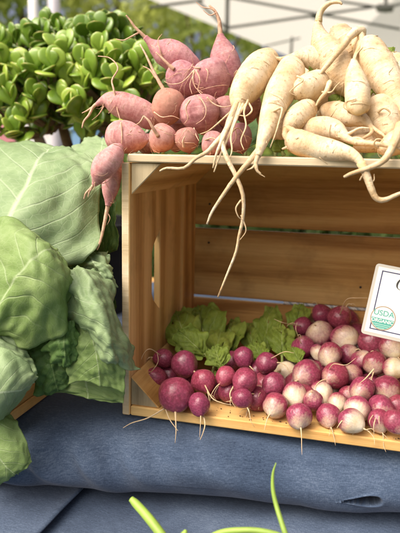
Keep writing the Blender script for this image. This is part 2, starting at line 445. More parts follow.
# neighbouring canopy tent
def fabric_mat(name, trans):
    m, t, b = nm(name)
    b.inputs['Base Color'].default_value = (.80, .80, .77, 1); b.inputs['Roughness'].default_value = .8
    tr = N(t, 'BsdfTranslucent'); tr.inputs[0].default_value = (.80, .79, .75, 1); mx = N(t, 'MixShader'); mx.inputs[0].default_value = trans
    tc = N(t, 'TexCoord').outputs['Object']; bump(t, b, noise_t(t, tc, 3, 3), .5, .03)
    L(t, b.outputs[0], mx.inputs[1]); L(t, tr.outputs[0], mx.inputs[2]); L(t, mx.outputs[0], t.nodes['Material Output'].inputs[0])
    return m
FAB = fabric_mat('white_canopy_fabric', .42)
STEEL = simple('grey_tent_steel', (.20, .205, .20), .5, .5, 8, .2, .2)
WPOLE = simple('white_pole_paint', (.80, .80, .78), .5, .4, 8, .08)
GPOLE = simple('grey_pole_paint', (.42, .41, .45), .5, .4, 8, .1)
c1 = WT(53, -41, 3.0); c2 = WT(266, 50, 5.3); c2.z = c1.z
ed = (c2-c1); ed.z = 0; ed.normalize()
inn = Vector((ed.y, -ed.x, 0))
if inn.x < 0: inn = -inn
SP = 4.2
corner = [c1, c1+ed*SP, c1+ed*SP+inn*SP, c1+inn*SP]
tent = empty('canopy_tent', (c1.x, c1.y, GZ))
tag(tent, 'white canopy tent with dark folding truss, blurred at the top right', 'tent')
inv = world_of(tent).inverted()
apex = sum(corner, Vector())/4+Vector((0, 0, .95))
def roof_panel(a, b_):
    v, f = [], []; n = 14
    for i in range(n+1):
        for j in range(n+1):
            s, t = i/n, j/n
            p = a.lerp(b_, s).lerp(apex, t)
            p.z -= .10*math.sin(PI*s)*math.sin(PI*t)
            v.append(inv @ p)
    for i in range(n):
        for j in range(n): f.append((i*(n+1)+j, (i+1)*(n+1)+j, (i+1)*(n+1)+j+1, i*(n+1)+j+1))
    return mesh_obj('roof_panel', v, f, FAB, tent)
for k in range(4): roof_panel(corner[k], corner[(k+1) % 4])
for k in range(4):
    a, b2 = corner[k], corner[(k+1) % 4]
    v, f = [], []
    for i in range(41):
        p = a.lerp(b2, i/40); q = p+Vector((0, 0, -.16-.03*abs(math.sin(i/40*PI*8))))
        off = Vector((0, 0, 0))
        v += [inv @ p, inv @ q]
    for i in range(40): f.append((2*i, 2*i+2, 2*i+3, 2*i+1))
    if k not in (0,): mesh_obj('valance', v, f, FAB, tent)
for k in range(4):
    p = corner[k]
    tube('leg', [Vector((p.x, p.y, GZ)), Vector((p.x, p.y, (p.z+GZ)/2)), Vector((p.x, p.y, p.z))], [.032]*3, GPOLE if k == 0 else STEEL, tent, 4, 8)
def bar(a, b_, r=.009, mat=STEEL): tube('truss_bar', [a, (a+b_)/2, b_], [r]*3, mat, tent, 4, 8)
bar(WT(228, -3, 3.85), WT(400, 29, 4.3)); bar(WT(226, 28, 3.9), WT(372, 7, 4.2)); bar(WT(326, -1, 4.15), WT(384, 8, 4.2))
bar(WT(384, 8, 4.2), WT(440, -6, 4.35)); bar(WT(150, 7, 3.6), WT(203, 0, 3.75)); bar(WT(198, 1, 3.7), WT(226, 28, 3.9))
bar(WT(228, -30, 3.88), WT(227, 33, 3.88), .014); bar(WT(386, -40, 4.2), WT(386, 12, 4.2), .013)
bar(WT(291, 55, 4.6), WT(292, 37, 4.6), .010); bar(WT(265, 46, 4.6), WT(300, 38, 4.7), .006)
tube('truss_joint', [WT(378, 8, 4.18), WT(392, 8, 4.2)], [.028]*2, STEEL, tent, 2, 8)
tube('truss_joint', [WT(312, 16, 4.1), WT(317, 16, 4.1)], [.018]*2, STEEL, tent, 2, 8)
pb = WT(38, 160, 3.6)
tag(tube('tent_pole', [Vector((pb.x, pb.y, GZ)), Vector((pb.x, pb.y, 0)), Vector((pb.x, pb.y, 1.7))], [.028]*3, WPOLE, None, 4, 10, origin=Vector((pb.x, pb.y, GZ))),
    'slim white pole rising behind the jade plant, left of a grey post', 'pole')

# a far stall behind: table with pale cloth and coloured tubs
ft = WT(70, 160, 3.3)
far = empty('far_table', (ft.x, ft.y, GZ)); far.rotation_euler.z = .3
tag(far, 'blurred folding table with white cloth behind the jade plant stems', 'table')
box('tabletop', (-1.0, -.35, .70), (1.3, .35, .73), simple('white_cloth', (.75, .75, .73), .8), far)
for x in (-.9, 1.2):
    for y in (-.3, .3): box('leg', (x-.02, y-.02, 0), (x+.02, y+.02, .70), STEEL, far)
tubs = [(-.35, (.60, .25, .28), 'pink'), (-.12, (.78, .78, .76), 'white'), (.12, (.22, .40, .62), 'blue'), (.42, (.80, .74, .55), 'cream')]
for x, c, nme in tubs:
    e = empty('produce_tub', (ft.x+x*math.cos(.3), ft.y+x*math.sin(.3), GZ+.732)); e.rotation_euler.z = .3
    tag(e, 'blurred %s plastic tub on the far white table' % nme, 'tub')
    mt = simple('tub_'+nme.replace(' ', '_'), c, .5)
    hgt = .50
    box('body', (-.09, -.12, 0), (.09, .12, hgt), mt, e, .01); box('rim', (-.10, -.13, hgt), (.10, .13, hgt+.02), mt, e, .006)

# low clipped hedge, added behind the stall to darken the crate gaps
hd = empty('hedge', (0, 1.55, GZ)); tag(hd, 'low hedge added to darken the gaps of the crate back', 'hedge')
HL = treeleaf('hedge_leaf', (.05, .09, .02), (.12, .18, .04))
tag(leafmass('foliage', HL, hd, [(Vector((-.55+.14*k, random.uniform(-.1, .1), random.uniform(.84, .92))), .28) for k in range(26)]+[(Vector((-.55+.14*k, 0, .4)), .34) for k in range(26)], 22000, .040), None, kind='stuff')
for k in range(8): 
    vv, ff, uu, t2 = tube_data([Vector((-.5+.45*k, 0, 0)), Vector((-.5+.45*k, .03, .8))], [.02, .01], 6); mesh_obj('stem', vv, ff, bark, hd)

# ------------------------------------------------------------------ tables under the cloth
def yf(x): return -.009+.16*(x-.089)                   # where the upper cloth meets the lower one
tb = empty('display_table', (0, .3, GZ))
tag(tb, 'wooden trestle table hidden under the blue denim cloth', 'table')
box('tabletop', (-.75, -.50, .738), (.85, .75, .765), WOODX, tb)
for x in (-.7, .8):
    for y in (-.45, .7): box('leg', (x-.025, y-.025, 0), (x+.025, y+.025, .738), WOODZ, tb)
rs = empty('riser_box', (.1, .3, -.083)); rs.rotation_euler.z = math.atan(.16)
tag(rs, 'wooden riser under the denim cloth beneath the crate', 'box')
box('riser_top', (-.9, -.17, .066), (.9, .45, .078), WOODX, rs)
for x in (-.88, .86): box('riser_side', (x, -.24, 0), (x+.02, .43, .066), WOODY, rs)

# upper denim cloth: flat on top, padded roll along the front, tucked under
def cloth_upper():
    xs = np.concatenate([np.linspace(-.75, -.25, 60), np.linspace(-.245, .20, 200), np.linspace(.2008, .30, 130), np.linspace(.302, .80, 90)])
    prof = []                                            # (dy from yf, z) from the back to the tucked hem
    for y in np.linspace(.70, .09, 24): prof.append((y, 0.0))
    ctrl = [(.09, 0), (.045, -.0005), (.015, -.004), (-.010, -.014), (-.024, -.031), (-.025, -.048), (-.013, -.064), (.004, -.0715), (.030, -.074)]
    sm = catmull([Vector((a, b, 0)) for a, b in ctrl], 200)
    prof += [(p.x, p.y) for p in sm[1:]]
    nx, npf = len(xs), len(prof); v, uvs = [], []
    dist = [0]
    for a, b in zip(prof, prof[1:]): dist.append(dist[-1]+math.hypot(b[0]-a[0], b[1]-a[1]))
    for x in xs:
        for k, (dy, z) in enumerate(prof):
            w = min(1, max(0, (.10-dy)/.08))             # only the roll creases
            n1 = noise.noise(Vector((x*9-z*14, z*10, 1.7)))*.0065+noise.noise(Vector((x*22+z*34, z*14, 4.2)))*.0042
            # slanting drag folds left of the crate
            g = math.exp(-((x+.03)/.10)**2)
            n1 += g*.0058*math.sin((x*.9+z*.55)*150)*math.exp(-((z+.03)/.025)**2)
            n1 += .0012*math.sin(x*34+z*90+3*noise.noise(Vector((x*6, 0, 0))))*w
            y = yf(x)+dy-w*n1
            zz = z - w*.4*abs(n1)*(1 if z < -.02 else 0)
            if z < -.05: zz += .004*noise.noise(Vector((x*8, 3.3, 0)))
            v.append((x, y, zz-.0012)); uvs.append((x, dist[k]))
    hole = WZ(356, 504, -.055); hx = hole.x
    f = []
    def inside(x, z):
        # the dark tuck: rounded on the right, tapering away to the left
        u = (x-hx)/.022; 
        if u < -1 or u > 1: return False
        hh = .0100*math.sqrt(max(0, 1-u*u)) * (.15+.85*(u+1)/2)
        return abs(z+.0545-.0015*u) < hh
    for i in range(nx-1):
        for k in range(npf-1):
            cx = (xs[i]+xs[i+1])/2; cz = (prof[k][1]+prof[k+1][1])/2
            f.append((i*npf+k, i*npf+k+1, (i+1)*npf+k+1, (i+1)*npf+k))
    # a deep soft tuck where the cloth folds in on itself: rounded at the right, running out to the left
    for idx, p in enumerate(v):
        k = idx % npf
        if prof[k][0] < .03 and prof[k][1] < -.02:
            u = (p[0]-hx-.006)/.015; w = prof[k][1]+.0490-.0015*u
            hh = .0070*(max(.0, .10+.90*(min(u, 1.2)+1.25)/2.25))
            e = math.hypot(max(u, 0)*1.0, w/max(hh, 1e-4)) if u > 0 else math.hypot(min(0, u)*.78, w/max(hh, 1e-4))
            deep = 1/(1+math.exp(min(40, (e-1)*26)))
            lip = math.exp(-min(40, ((e-1.25)/.35)**2))
            v[idx] = (p[0], p[1]+.075*deep-.0016*lip, p[2]+deep*(.004 if w > 0 else -.012))
    ob = mesh_obj('denim_tablecloth', v, f, DENIM, uv=uvs)
    md = ob.modifiers.new('thickness', 'SOLIDIFY'); md.thickness = .0012; md.offset = -1
    return tag(ob, 'blue denim cloth rolled over the riser edge under the crate', 'tablecloth')
cloth_upper()
def cloth_lower(name, x0, x1, slope0, z0, label, seed):
    v, uvs, f = [], [], []; nx, ny = 160, 120
    for i in range(nx+1):
        for j in range(ny+1):
            s = i/nx; y = .05-j/ny*.60
            xr = x1+slope0*(y+.03) if slope0 is not None else x1
            x = x0+(xr-x0)*s
            z = z0+.0025*noise.noise(Vector((x*7+seed, y*9, seed)))+.0012*noise.noise(Vector((x*30, y*22, seed)))
            if slope0 is not None: z += .0028*math.exp(-((x-xr)/.012)**2)
            if y < -.50: z -= (-.50-y)**1.0*1.2
            v.append((x, y, z)); uvs.append((x*.96+seed, y+x*.12))
    for i in range(nx):
        for j in range(ny): f.append((i*(ny+1)+j, i*(ny+1)+j+1, (i+1)*(ny+1)+j+1, (i+1)*(ny+1)+j))
    ob = mesh_obj(name, v, f, DENIM, uv=uvs)
    md = ob.modifiers.new('thickness', 'SOLIDIFY'); md.thickness = .0014; md.offset = 0
    return tag(ob, label, 'tablecloth')
cloth_lower('denim_sheet', -.74, -.033, .05, -.0775, 'lower blue denim sheet at bottom left, ending at the slanting seam', 3)
cloth_lower('denim_sheet', -.12, .84, None, -.0835, 'lower blue denim sheet running from the slanting seam to the right', 8)

# ------------------------------------------------------------------ the crate on its side
CW, CH, CD = .47, .270, .240
crate = empty('wooden_crate', (0, 0, 0))
tag(crate, 'open pine crate lying on its side on the denim cloth, holding radishes', 'crate')
def board(name, lo, hi, mats, bev=.0012, front_edge=True):
    ob = box(name, lo, hi, mats[0], crate, bev)
    # saw-rough, slightly bowed boards
    if len(mats) > 1:
        ob.data.materials.append(mats[1])
        for p in ob.data.polygons:
            if p.normal.y < -.6: p.material_index = 1
    return ob
# left end: three upright planks, a hand hole between the first and second
def poly_board(name, pts, x0, x1, mats):
    n = len(pts); v = [(x0, y, z) for y, z in pts]+[(x1, y, z) for y, z in pts]
    f = [tuple(range(n)), tuple(range(2*n-1, n-1, -1))]
    for i in range(n): j = (i+1) % n; f.append((i, j, n+j, n+i))
    ob = fix_normals(mesh_obj(name, v, f, mats[0], crate, smooth=False))
    ob.data.materials.append(mats[1])
    for p in ob.data.polygons:
        if p.normal.y < -.9 and p.center.y < .004: p.material_index = 1
    md = ob.modifiers.new('bevel', 'BEVEL'); md.width = .001; md.segments = 1; md.limit_method = 'ANGLE'
    return ob
for sx in (0, 1):
    x0, x1 = (0, .0085) if sx == 0 else (CW-.0085, CW)
    notch = []
    for k in range(13):
        a = k/12*PI
        notch.append((.0955-.0275*min(1, math.sin(a)*1.6), .093+.093*k/12))
    poly_board('plank', [(0, 0), (.0955, 0)]+notch+[(.0955, .2615), (0, .2615)], x0, x1, (WOODZ, EDGE))
    poly_board('plank', [(.0965, 0), (.180, 0), (.180, .2615), (.0965, .2615)], x0+.0006, x1-.0006, (WOODZ, EDGE))
    poly_board('plank', [(.1815, 0), (CD, 0), (CD, .2615), (.1815, .2615)], x0-.0004, x1+.0022*(1-2*sx), (WOODZ, EDGE))
# top and bottom boards
board('top_board', (.0065, -.0008, .2620), (CW-.004, .118, .270), (WOODX, EDGE))
board('top_board', (.0065, .1205, .2622), (CW-.004, CD, .2702), (WOODX, EDGE))
board('bottom_board', (.0090, .0006, .0), (CW-.0090, .118, .0105), (WOODX, WOODX))
board('bottom_board', (.0090, .1205, .0), (CW-.0090, CD, .0103), (WOODX, WOODX))
# back boards
for z0, z1 in ((.0012, .0725), (.0775, .1715), (.1765, .2612)):
    board('back_board', (.0012, CD+.0006, z0), (CW-.0012, CD+.0100, z1), (WOODX,))
# three-cornered posts
def post(cx, cz, sx, sz, s=.0315):
    y0, y1 = .0030, CD-.0006
    tri = [(cx, cz), (cx+sx*s, cz), (cx, cz+sz*s)]
    v = [(x, y0, z) for x, z in tri]+[(x, y1, z) for x, z in tri]
    f = [(0, 1, 2), (5, 4, 3), (0, 3, 4, 1), (1, 4, 5, 2), (2, 5, 3, 0)]
    ob = fix_normals(mesh_obj('corner_post', v, f, WOODY, crate, smooth=False)); ob.data.materials.append(GRAYWOOD)
    for p in ob.data.polygons:
        if p.normal.y < -.9: p.material_index = 1
    md = ob.modifiers.new('bevel', 'BEVEL'); md.width = .0008; md.segments = 1
post(.0088, .2616, 1, -1); post(.0088, .0108, 1, 1); post(CW-.0088, .2616, -1, -1); post(CW-.0088, .0108, -1, 1)
NAIL = simple('dark_nail', (.05, .04, .035), .6, .4, metallic=.6)
for x, z in ((.03, .205), (.03, .152), (.235, .245), (.235, .105)):
    v, f, uv, tt = tube_data([Vector((x, CD-.0004, z)), Vector((x, CD+.002, z))], [.0016, .0016], 8)
    mesh_obj('nail', v, f, NAIL, crate, smooth=False)

# the second crate under the collards, only its corner shows
c2c = empty('collard_crate', (-.29, 0, 0))
tag(c2c, 'wooden crate under the collard leaves, one striped board showing', 'crate')
for k, z in enumerate((.0, .0125)):
    box('board', (.183, -.062, z+.0002), (.1925, .20, z+.0118), WOODY, c2c)
for z in (.045, .072):
    box('board', (.183, -.06, z-.018), (.1925, .20, z+.006), WOODY, c2c)
for z in (.0, .045):
    box('board', (-.19, -.0600+.0, z+.001), (.1825, -.0520, z+.035), WOODX, c2c)
    box('board', (-.19, .192, z+.001), (.1825, .200, z+.035), WOODX, c2c)
    box('board', (-.1995, -.06, z+.001), (-.1905, .20, z+.035), WOODY, c2c)
box('base_board', (-.19, -.051, .001), (.1825, .191, .009), WOODX, c2c)

# rope lying in the lower gap of the crate back
ROPE = simple('white_rope', (.74, .74, .70), .8, .2, 90, .15)
ROPEB = simple('grey_blue_rope', (.36, .42, .45), .8, .2, 90, .15)
ra = W(284, 301.5, CD+.004); rope = empty('twisted_rope', ra)
tag(rope, 'white and grey twisted rope lying in the gap behind the radishes', 'rope')
for s in range(3):
    P = []
    for i in range(240):
        q = i/239; x = ra.x+q*(.40-ra.x)
        a = q*(.40-ra.x)/.011*2*PI+s*2*PI/3
        P.append(Vector((x, CD+.0045+.0013*math.cos(a), .0752+.0013*math.sin(a))))
    v, f, uv, tt = tube_data(P, [.0014]*240, 6)
    mesh_obj('strand', [Vector(x)-ra for x in v], f, ROPEB if s == 2 else ROPE, rope)

# ------------------------------------------------------------------ radishes and turnips in the crate
def radish_mesh(k):
    """unit radius, crown up (+z); seeds vary the outline"""
    rr = random.Random(k); seg, rings = 26, 20
    v, f, zz = [], [], []
    el = rr.uniform(.94, 1.10)
    for i in range(rings+1):
        a = i/rings*PI; z = math.cos(a); r = math.sin(a)
        if z < 0: z = z*(1.02+.16*abs(z)**4)
        else: z = z*.92; 
        if z > .82: z -= (z-.82)*.5
        r = r**.92 if z > 0 else r*(1-.10*abs(z)**3)
        for j in range(seg):
            w = 2*PI*j/seg; p = Vector((r*math.cos(w), r*math.sin(w), z*el))
            p *= 1+.13*noise.noise(p*1.1+Vector((k*3.7, 0, 0)))+.018*noise.noise(p*5+Vector((k*1.7, 5, 0)))
            v.append(p); zz.append(.5+.5*math.cos(a))
    for i in range(rings):
        for j in range(seg):
            q = (j+1) % seg; f.append((i*seg+j, (i+1)*seg+j, (i+1)*seg+q, i*seg+q))
    ob = mesh_obj('proto', v, f, RADISH, attrs={'z': zz}); me = ob.data
    bpy.data.objects.remove(ob); return me
RM = [radish_mesh(k) for k in range(6)]
STUB = simple('cut_green_stalk', (.25, .30, .09), .6, .3, 200, .3)
FLOOR = .0106
# (px, py, diameter px, white, tail dx, dy px, forward lean, value, label)
R_ = 'red'; 
RED = [
 (164, 358.5, 19, -.30, -14, -2, .3, .95, 'small red radish in the left corner, two thin roots looping up from it'),
 (184, 364, 28, -.32, 14, 8, .6, .85, 'dark red radish with a hooked pale root, second from the crate side'),
 (156, 379, 25, -.25, -16, -4, .5, 1.0, 'red radish touching the corner post, its pale root pointing left'),
 (176, 394, 37, -.34, 0, 20, .6, .95, 'biggest red radish, nearest the left post, forked root over the edge'),
 (203, 381, 25, -.22, 9, 18, .7, 1.15, 'bright red radish right of the biggest one, root curling down'),
 (199, 404, 22, -.28, 4, 22, .6, .95, 'red radish at the crate edge, pink root hanging over the denim'),
 (226, 376, 20, -.15, -8, 8, .6, 1.2, 'pinkish red radish between the two red clusters'),
 (243, 357, 22, -.25, 6, 8, .5, 1.0, 'upper red radish in front of the leaves at the middle of the floor'),
 (245.5, 380, 26, -.30, -16, 14, .6, .95, 'large red radish at the middle, pale root trailing left'),
 (242, 398, 21, -.35, 6, 10, .5, .80, 'dark red radish low at the middle, under a larger one'),
 (266, 363, 22, -.30, 14, -2, .5, .85, 'dark red radish at the left end of the upper turnip row'),
]
TUR = [
 (322, 315, 18, -.20, -4, -8, .2, .95, 'dark magenta turnip at the top left of the pile, touching the rope'),
 (339, 318.5, 21, -.05, 6, -12, .3, 1.0, 'magenta turnip at the top of the pile, thin root rising to the sign'),
 (303, 326, 17, -.25, -16, -5, .4, .85, 'small dark turnip nearest the leaves, root pointing left'),
 (320, 335, 25, .22, -4, -6, .7, 1.05, 'pink turnip with a cream side, second row from the top'),
 (344, 337.5, 25, .45, 5, 6, .8, 1.05, 'cream turnip with pink cheek just below the rope'),
 (303, 347, 21, -.10, -4, -14, .5, 1.0, 'rosy turnip with a thin upright root, left edge of the pile'),
 (317.5, 352, 14, .60, 2, 6, .6, .95, 'small cream turnip wedged between larger ones, upper left of the pile'),
 (330, 354.5, 22, .30, -2, 4, .8, 1.05, 'pink and cream turnip in the middle of the third row'),
 (372, 342, 27, .05, 2, 10, .5, .95, 'dusky pink turnip right under the sign corner'),
 (391, 346, 22, .35, 2, 6, .7, 1.0, 'pale pink turnip under the sign, by the right picture edge'),
 (348, 355, 19, .12, 6, -6, .6, .95, 'small dusky turnip under the cream one by the rope'),
 (286, 372.5, 21, .62, -4, -2, .8, 1.05, 'cream turnip in the left half, between two dark red ones'),
 (307, 374, 27, .10, -6, 2, .7, .95, 'large dusky pink turnip at the middle left of the pile'),
 (335.5, 376, 24, .02, -12, 2, .6, 1.0, 'rose-red turnip at the heart of the pile, root trailing left'),
 (352, 375, 20, .12, -6, -6, .6, .95, 'dusky turnip just right of the rose-red one at the heart of the pile'),
 (360.5, 361, 19, .18, 3, -4, .6, 1.0, 'small pink turnip left of the sign badge, middle row'),
 (375, 363, 23, .15, -8, 14, .7, 1.0, 'pink turnip below the sign with a long slanting root'),
 (393, 368.5, 20, .65, 5, 0, .7, 1.05, 'white-faced turnip at the right picture edge, below the sign'),
 (274, 384.5, 22, -.12, -14, 8, .5, .85, 'dull red turnip second from the left end, root pointing left'),
 (294, 394, 22, .50, 2, 12, .8, 1.05, 'cream and pink turnip in the lower left, root pointing down'),
 (320.5, 393, 23, .58, 4, 6, .8, 1.0, 'cream turnip with pink rim in the lower middle'),
 (362.5, 389, 23, .14, -12, 8, .7, 1.0, 'pink turnip in the lower right with a root trailing left'),
 (387, 388.5, 26, .20, -4, 14, .7, .95, 'large dusky pink turnip at lower right, root pointing down'),
 (275.5, 405, 24, .22, -10, 10, .7, 1.0, 'pink and cream turnip at the lower left end of the pile'),
 (313, 401, 19, .06, -3, -10, .5, .95, 'small magenta turnip behind the front row, lower middle'),
 (337, 402.5, 18, .50, -2, 8, .8, 1.0, 'small cream turnip behind the front row at middle right'),
 (299, 415.5, 24, .20, 0, 14, .7, .95, 'front-row pink turnip at left, its root over the board edge'),
 (328, 414.5, 21, .12, 0, 12, .7, .95, 'front-row dusky turnip at middle, a root pointing down'),
 (357, 409, 25, .38, -12, 16, .8, 1.1, 'magenta and white turnip standing out in the front row'),
 (350.5, 421, 24, .50, 12, 6, .6, .85, 'yellowish turnip squeezed under the magenta and white one'),
 (381, 409, 25, .16, -6, 18, .8, 1.0, 'red-topped turnip with several hanging roots, front row right'),
 (378.5, 420, 20, .20, 2, 14, .6, .9, 'turnip tucked under the red-topped one at the right front'),
 (397, 406, 22, .0, 4, 6, .6, .95, 'red turnip at the right picture edge, upper of two'),
 (394.5, 421, 21, .05, 4, 6, .6, .85, 'dark red turnip at the right picture edge, lower of two'),
 (257, 399, 24, -.28, -12, 10, .6, .8, 'dark red turnip at the far left end of the front row'),
]
allr = [(*a, 'red_radish') for a in RED]+[(*a, 'turnip') for a in TUR]
fill = []
for q, gy in enumerate(np.arange(322, 404, 12.5)):
    for gx in np.arange(258+(q % 2)*7.5, 404, 15):
        if gy < 345 and gx < 303 or gy < 365 and gx < 285 or gx > 362 and gy < 338: continue
        if min(math.hypot(gx-a[0], gy-a[1]) for a in allr) < 7.5: continue
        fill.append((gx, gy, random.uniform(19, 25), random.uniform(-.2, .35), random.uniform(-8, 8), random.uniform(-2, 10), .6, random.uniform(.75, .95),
                     None, 'turnip'))
for gx, gy in ((192, 378), (168, 374), (216, 390), (232, 362), (256, 372), (228, 392), (186, 384)):
    fill.append((gx, gy, 22, -.3, random.uniform(-8, 8), random.uniform(-2, 10), .6, .8, 'red radish mostly hidden beneath the others at the left', 'red_radish'))
def beside(a):
    nb = min((b for b in allr if b[9] == a[9]), key=lambda b: math.hypot(a[0]-b[0], a[1]-b[1]))
    dx, dy = a[0]-nb[0], a[1]-nb[1]
    w = (('lower ' if dy > 3 else 'upper ' if dy < -3 else '')+'left' if dx < 0 else 'right')+' of' if abs(dx) > abs(dy) else ('above' if dy < 0 else 'below')
    return ' '.join(('half-hidden %s just %s the %s' % (a[9].replace('_', ' '), w, nb[8].split(',')[0])).split()[:16])
fill = [(*a[:8], beside(a), a[9]) for a in fill]
nvis = len(allr); allr += fill
# depth along each sight line: first guess from a sloping heap, then relaxed so neighbours touch without sinking in
n_ = len(allr); D_ = np.array([ray(a[0], a[1]) for a in allr]); T_ = np.zeros(n_); RR = np.zeros(n_); T0 = np.zeros(n_)
for i, a in enumerate(allr):
    k = (425-a[1])/110 if a[9] == 'turnip' else (412-a[1])/70
    y = .024+max(0, k)*(.165 if a[9] == 'turnip' else .075)
    T_[i] = (y+(.024 if i >= nvis else 0)-CAM[1])/D_[i][1]
T0[:] = T_
for it in range(160):
    Pn = CAM+D_*T_[:, None]; RR = np.array([a[2]/2*(1.10 if a[9] == 'turnip' else 1.0) for a in allr])*T_/F
    g = (T0-T_)*.03
    df = Pn[:, None]-Pn[None]; ds = np.linalg.norm(df, axis=2)+np.eye(n_)*9
    pen = np.maximum(0, (RR[:, None]+RR[None])*.95-ds)
    for i in range(n_):
        for j in np.nonzero(pen[i])[0]:
            u = df[i, j]/ds[i, j]; s = float(u @ D_[i])
            g[i] += (.5 if s >= 0 else -.5)*min(pen[i, j]/max(abs(s), .25), .006)
        low = FLOOR+RR[i]*.98-Pn[i, 2]
        if low > 0: g[i] -= .6*low/abs(D_[i][2])
        if Pn[i, 1] > CD-RR[i]-.002: g[i] -= Pn[i, 1]-(CD-RR[i]-.002)
        if Pn[i, 0] < .0105+RR[i]: g[i] += 0
    T_ += np.clip(g, -.004, .004)
placed = []
def tails(parent, P, Rm, td, fwd, name_mat, long=1.0, seed=0, fork=False):
    rr = random.Random(seed)
    ax = Vector(td).normalized()
    s = P+ax*Rm*.98
    L_ = Rm*rr.uniform(1.0, 1.9)*long
    side = ax.orthogonal().normalized(); side.rotate(Matrix.Rotation(rr.uniform(0, 6.28), 3, ax))
    drop = Vector((0, 0, -1))
    p1 = s+ax*L_*.4+side*L_*.06; p2 = s+ax*L_*.7+drop*L_*.22+side*L_*.14; p3 = s+ax*L_*.9+drop*L_*.45+side*L_*rr.uniform(-.1, .3)
    r0 = Rm*.085
    tube('taproot', [s-ax*Rm*.10, s+ax*L_*.08, p1, p2, p3], [r0*1.5, r0*.85, r0*.5, r0*.32, r0*.15], name_mat, parent, 12, 6, .2, 400, seed)
    if fork or rr.random() < .35:
        q = s+ax*L_*.25; side2 = ax.cross(side)
        tube('rootlet', [q, q+ax*L_*.3+side2*L_*.25, q+ax*L_*.45+side2*L_*.45+drop*L_*.3], [r0*.4, r0*.28, r0*.12], name_mat, parent, 8, 5)
for i, a in enumerate(allr):
    px, py, d, wht, tx, ty, lean, val, label, kind = a
    P = Vector(CAM+D_[i]*T_[i]); Rm = d/2*(1.10 if kind == 'turnip' else 1.0)*T_[i]/F
    # keep clear of the left post and the floor
    td = (Vector(rt)*tx-Vector(up)*ty); td = td.normalized() if td.length > 0 else Vector((0, 0, -1))
    td = (td*(1-lean*.55)-Vector(fw)*lean).normalized()
    ob = bpy.data.objects.new(kind, RM[i % 6]); C.objects.link(ob); ob.location = P
    q = td.to_track_quat('-Z', 'Y'); ob.rotation_euler = q.to_euler()
    k = random.Random(i).uniform(-.03, .03); ob.scale = (Rm*(1+k), Rm*(1-k), Rm)
    tag(ob, label, 'radish' if kind == 'red_radish' else 'turnip', 'red radishes in the crate' if kind == 'red_radish' else 'turnips heaped in the crate')
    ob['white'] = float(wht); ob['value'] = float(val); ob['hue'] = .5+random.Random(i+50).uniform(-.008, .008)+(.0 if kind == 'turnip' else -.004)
    if i < nvis: tails(ob, P, Rm, td, lean, ROOTLET, 1.0 if kind == 'turnip' else 1.15, i)
    cr = P-td*Rm*.86
    rr = random.Random(i+9)
    for s in range(0):
        o = td.orthogonal().normalized(); o.rotate(Matrix.Rotation(s*2.4+i, 3, td))
        tube('stalk', [cr, cr-td*Rm*.3+o*Rm*.15, cr-td*Rm*.55+o*Rm*.35], [Rm*.16, Rm*.12, Rm*.10], STUB, ob, 4, 6)
    placed.append((P, Rm, ob))

def strand(parent, pts, r0, r1, mat=None, name='rootlet', n=18):
    m = len(pts)
    return tube(name, pts, [r0+(r1-r0)*i/(m-1) for i in range(m)], mat or ROOTLET, parent, n, 6, .15, 300)
def ob_near(px, py):
    return min(placed, key=lambda q: (q[0]-W(px, py, q[0].y)).length)
# long loose rootlets seen in the crate: points (px, py, y)
for own, pts, r0 in [
    ((164, 358), [(157, 352, .045), (150, 349, .04), (143, 355, .036), (140, 368, .034), (143, 377, .034)], .0006),
    ((156, 379), [(147, 372, .04), (152, 371, .03), (158, 362, .028), (157, 352, .032)], .0006),
    ((176, 394), [(162, 412, -.004), (148, 418, -.014), (132, 423, -.020), (123, 428, -.024)], .0010),
    ((176, 394), [(163, 412, -.004), (170, 420, -.012), (178, 431, -.020)], .0008),
    ((199, 404), [(203, 414, .0), (205, 424, -.016), (203, 433, -.020), (200, 440, -.022)], .0010),
    ((203, 381), [(207, 390, .01), (212, 398, .006), (222, 403, .004), (232, 405, .006)], .0008),
    ((245, 380), [(232, 386, .02), (230, 394, .012), (232, 402, .008), (236, 408, .006)], .0009),
    ((257, 399), [(254, 392, .02), (244, 394, .01), (233, 400, .006), (226, 402, .008)], .0008),
    ((266, 363), [(274, 356, .06), (284, 352, .05), (294, 353, .05)], .0006),
    ((303, 326), [(294, 326, .13), (284, 323, .12), (274, 319, .12)], .0006),
    ((303, 347), [(299, 340, .10), (296, 330, .10), (297, 322, .11)], .0005),
    ((339, 318), [(341, 308, .14), (346, 300, .13), (358, 298, .12), (368, 298, .12)], .0006),
    ((335, 376), [(325, 366, .06), (334, 364, .055), (346, 365, .05), (356, 358, .055)], .0006),
    ((375, 363), [(374, 369, .03), (366, 378, .025), (360, 383, .025)], .0009),
    ((381, 409), [(376, 413, .0), (374, 424, -.004), (374, 436, -.006)], .0007),
    ((381, 409), [(371, 410, .0), (370, 420, -.002), (371, 427, -.004)], .0006),
    ((381, 409), [(377, 413, .0), (379, 421, -.004), (380, 428, -.005)], .0006),
    ((357, 409), [(347, 414, .0), (342, 421, -.004), (337, 428, -.006)], .0010)]:
    o = ob_near(*own)[2]
    c = o.location
    P = [W(*p) for p in pts]
    # start on the skin of its own radish
    P = [c+(P[0]-c).normalized()*o.scale[0]*.97]+P[1:] if (P[0]-c).length < .05 else P
    strand(o, P, r0*.95, r0*.32)

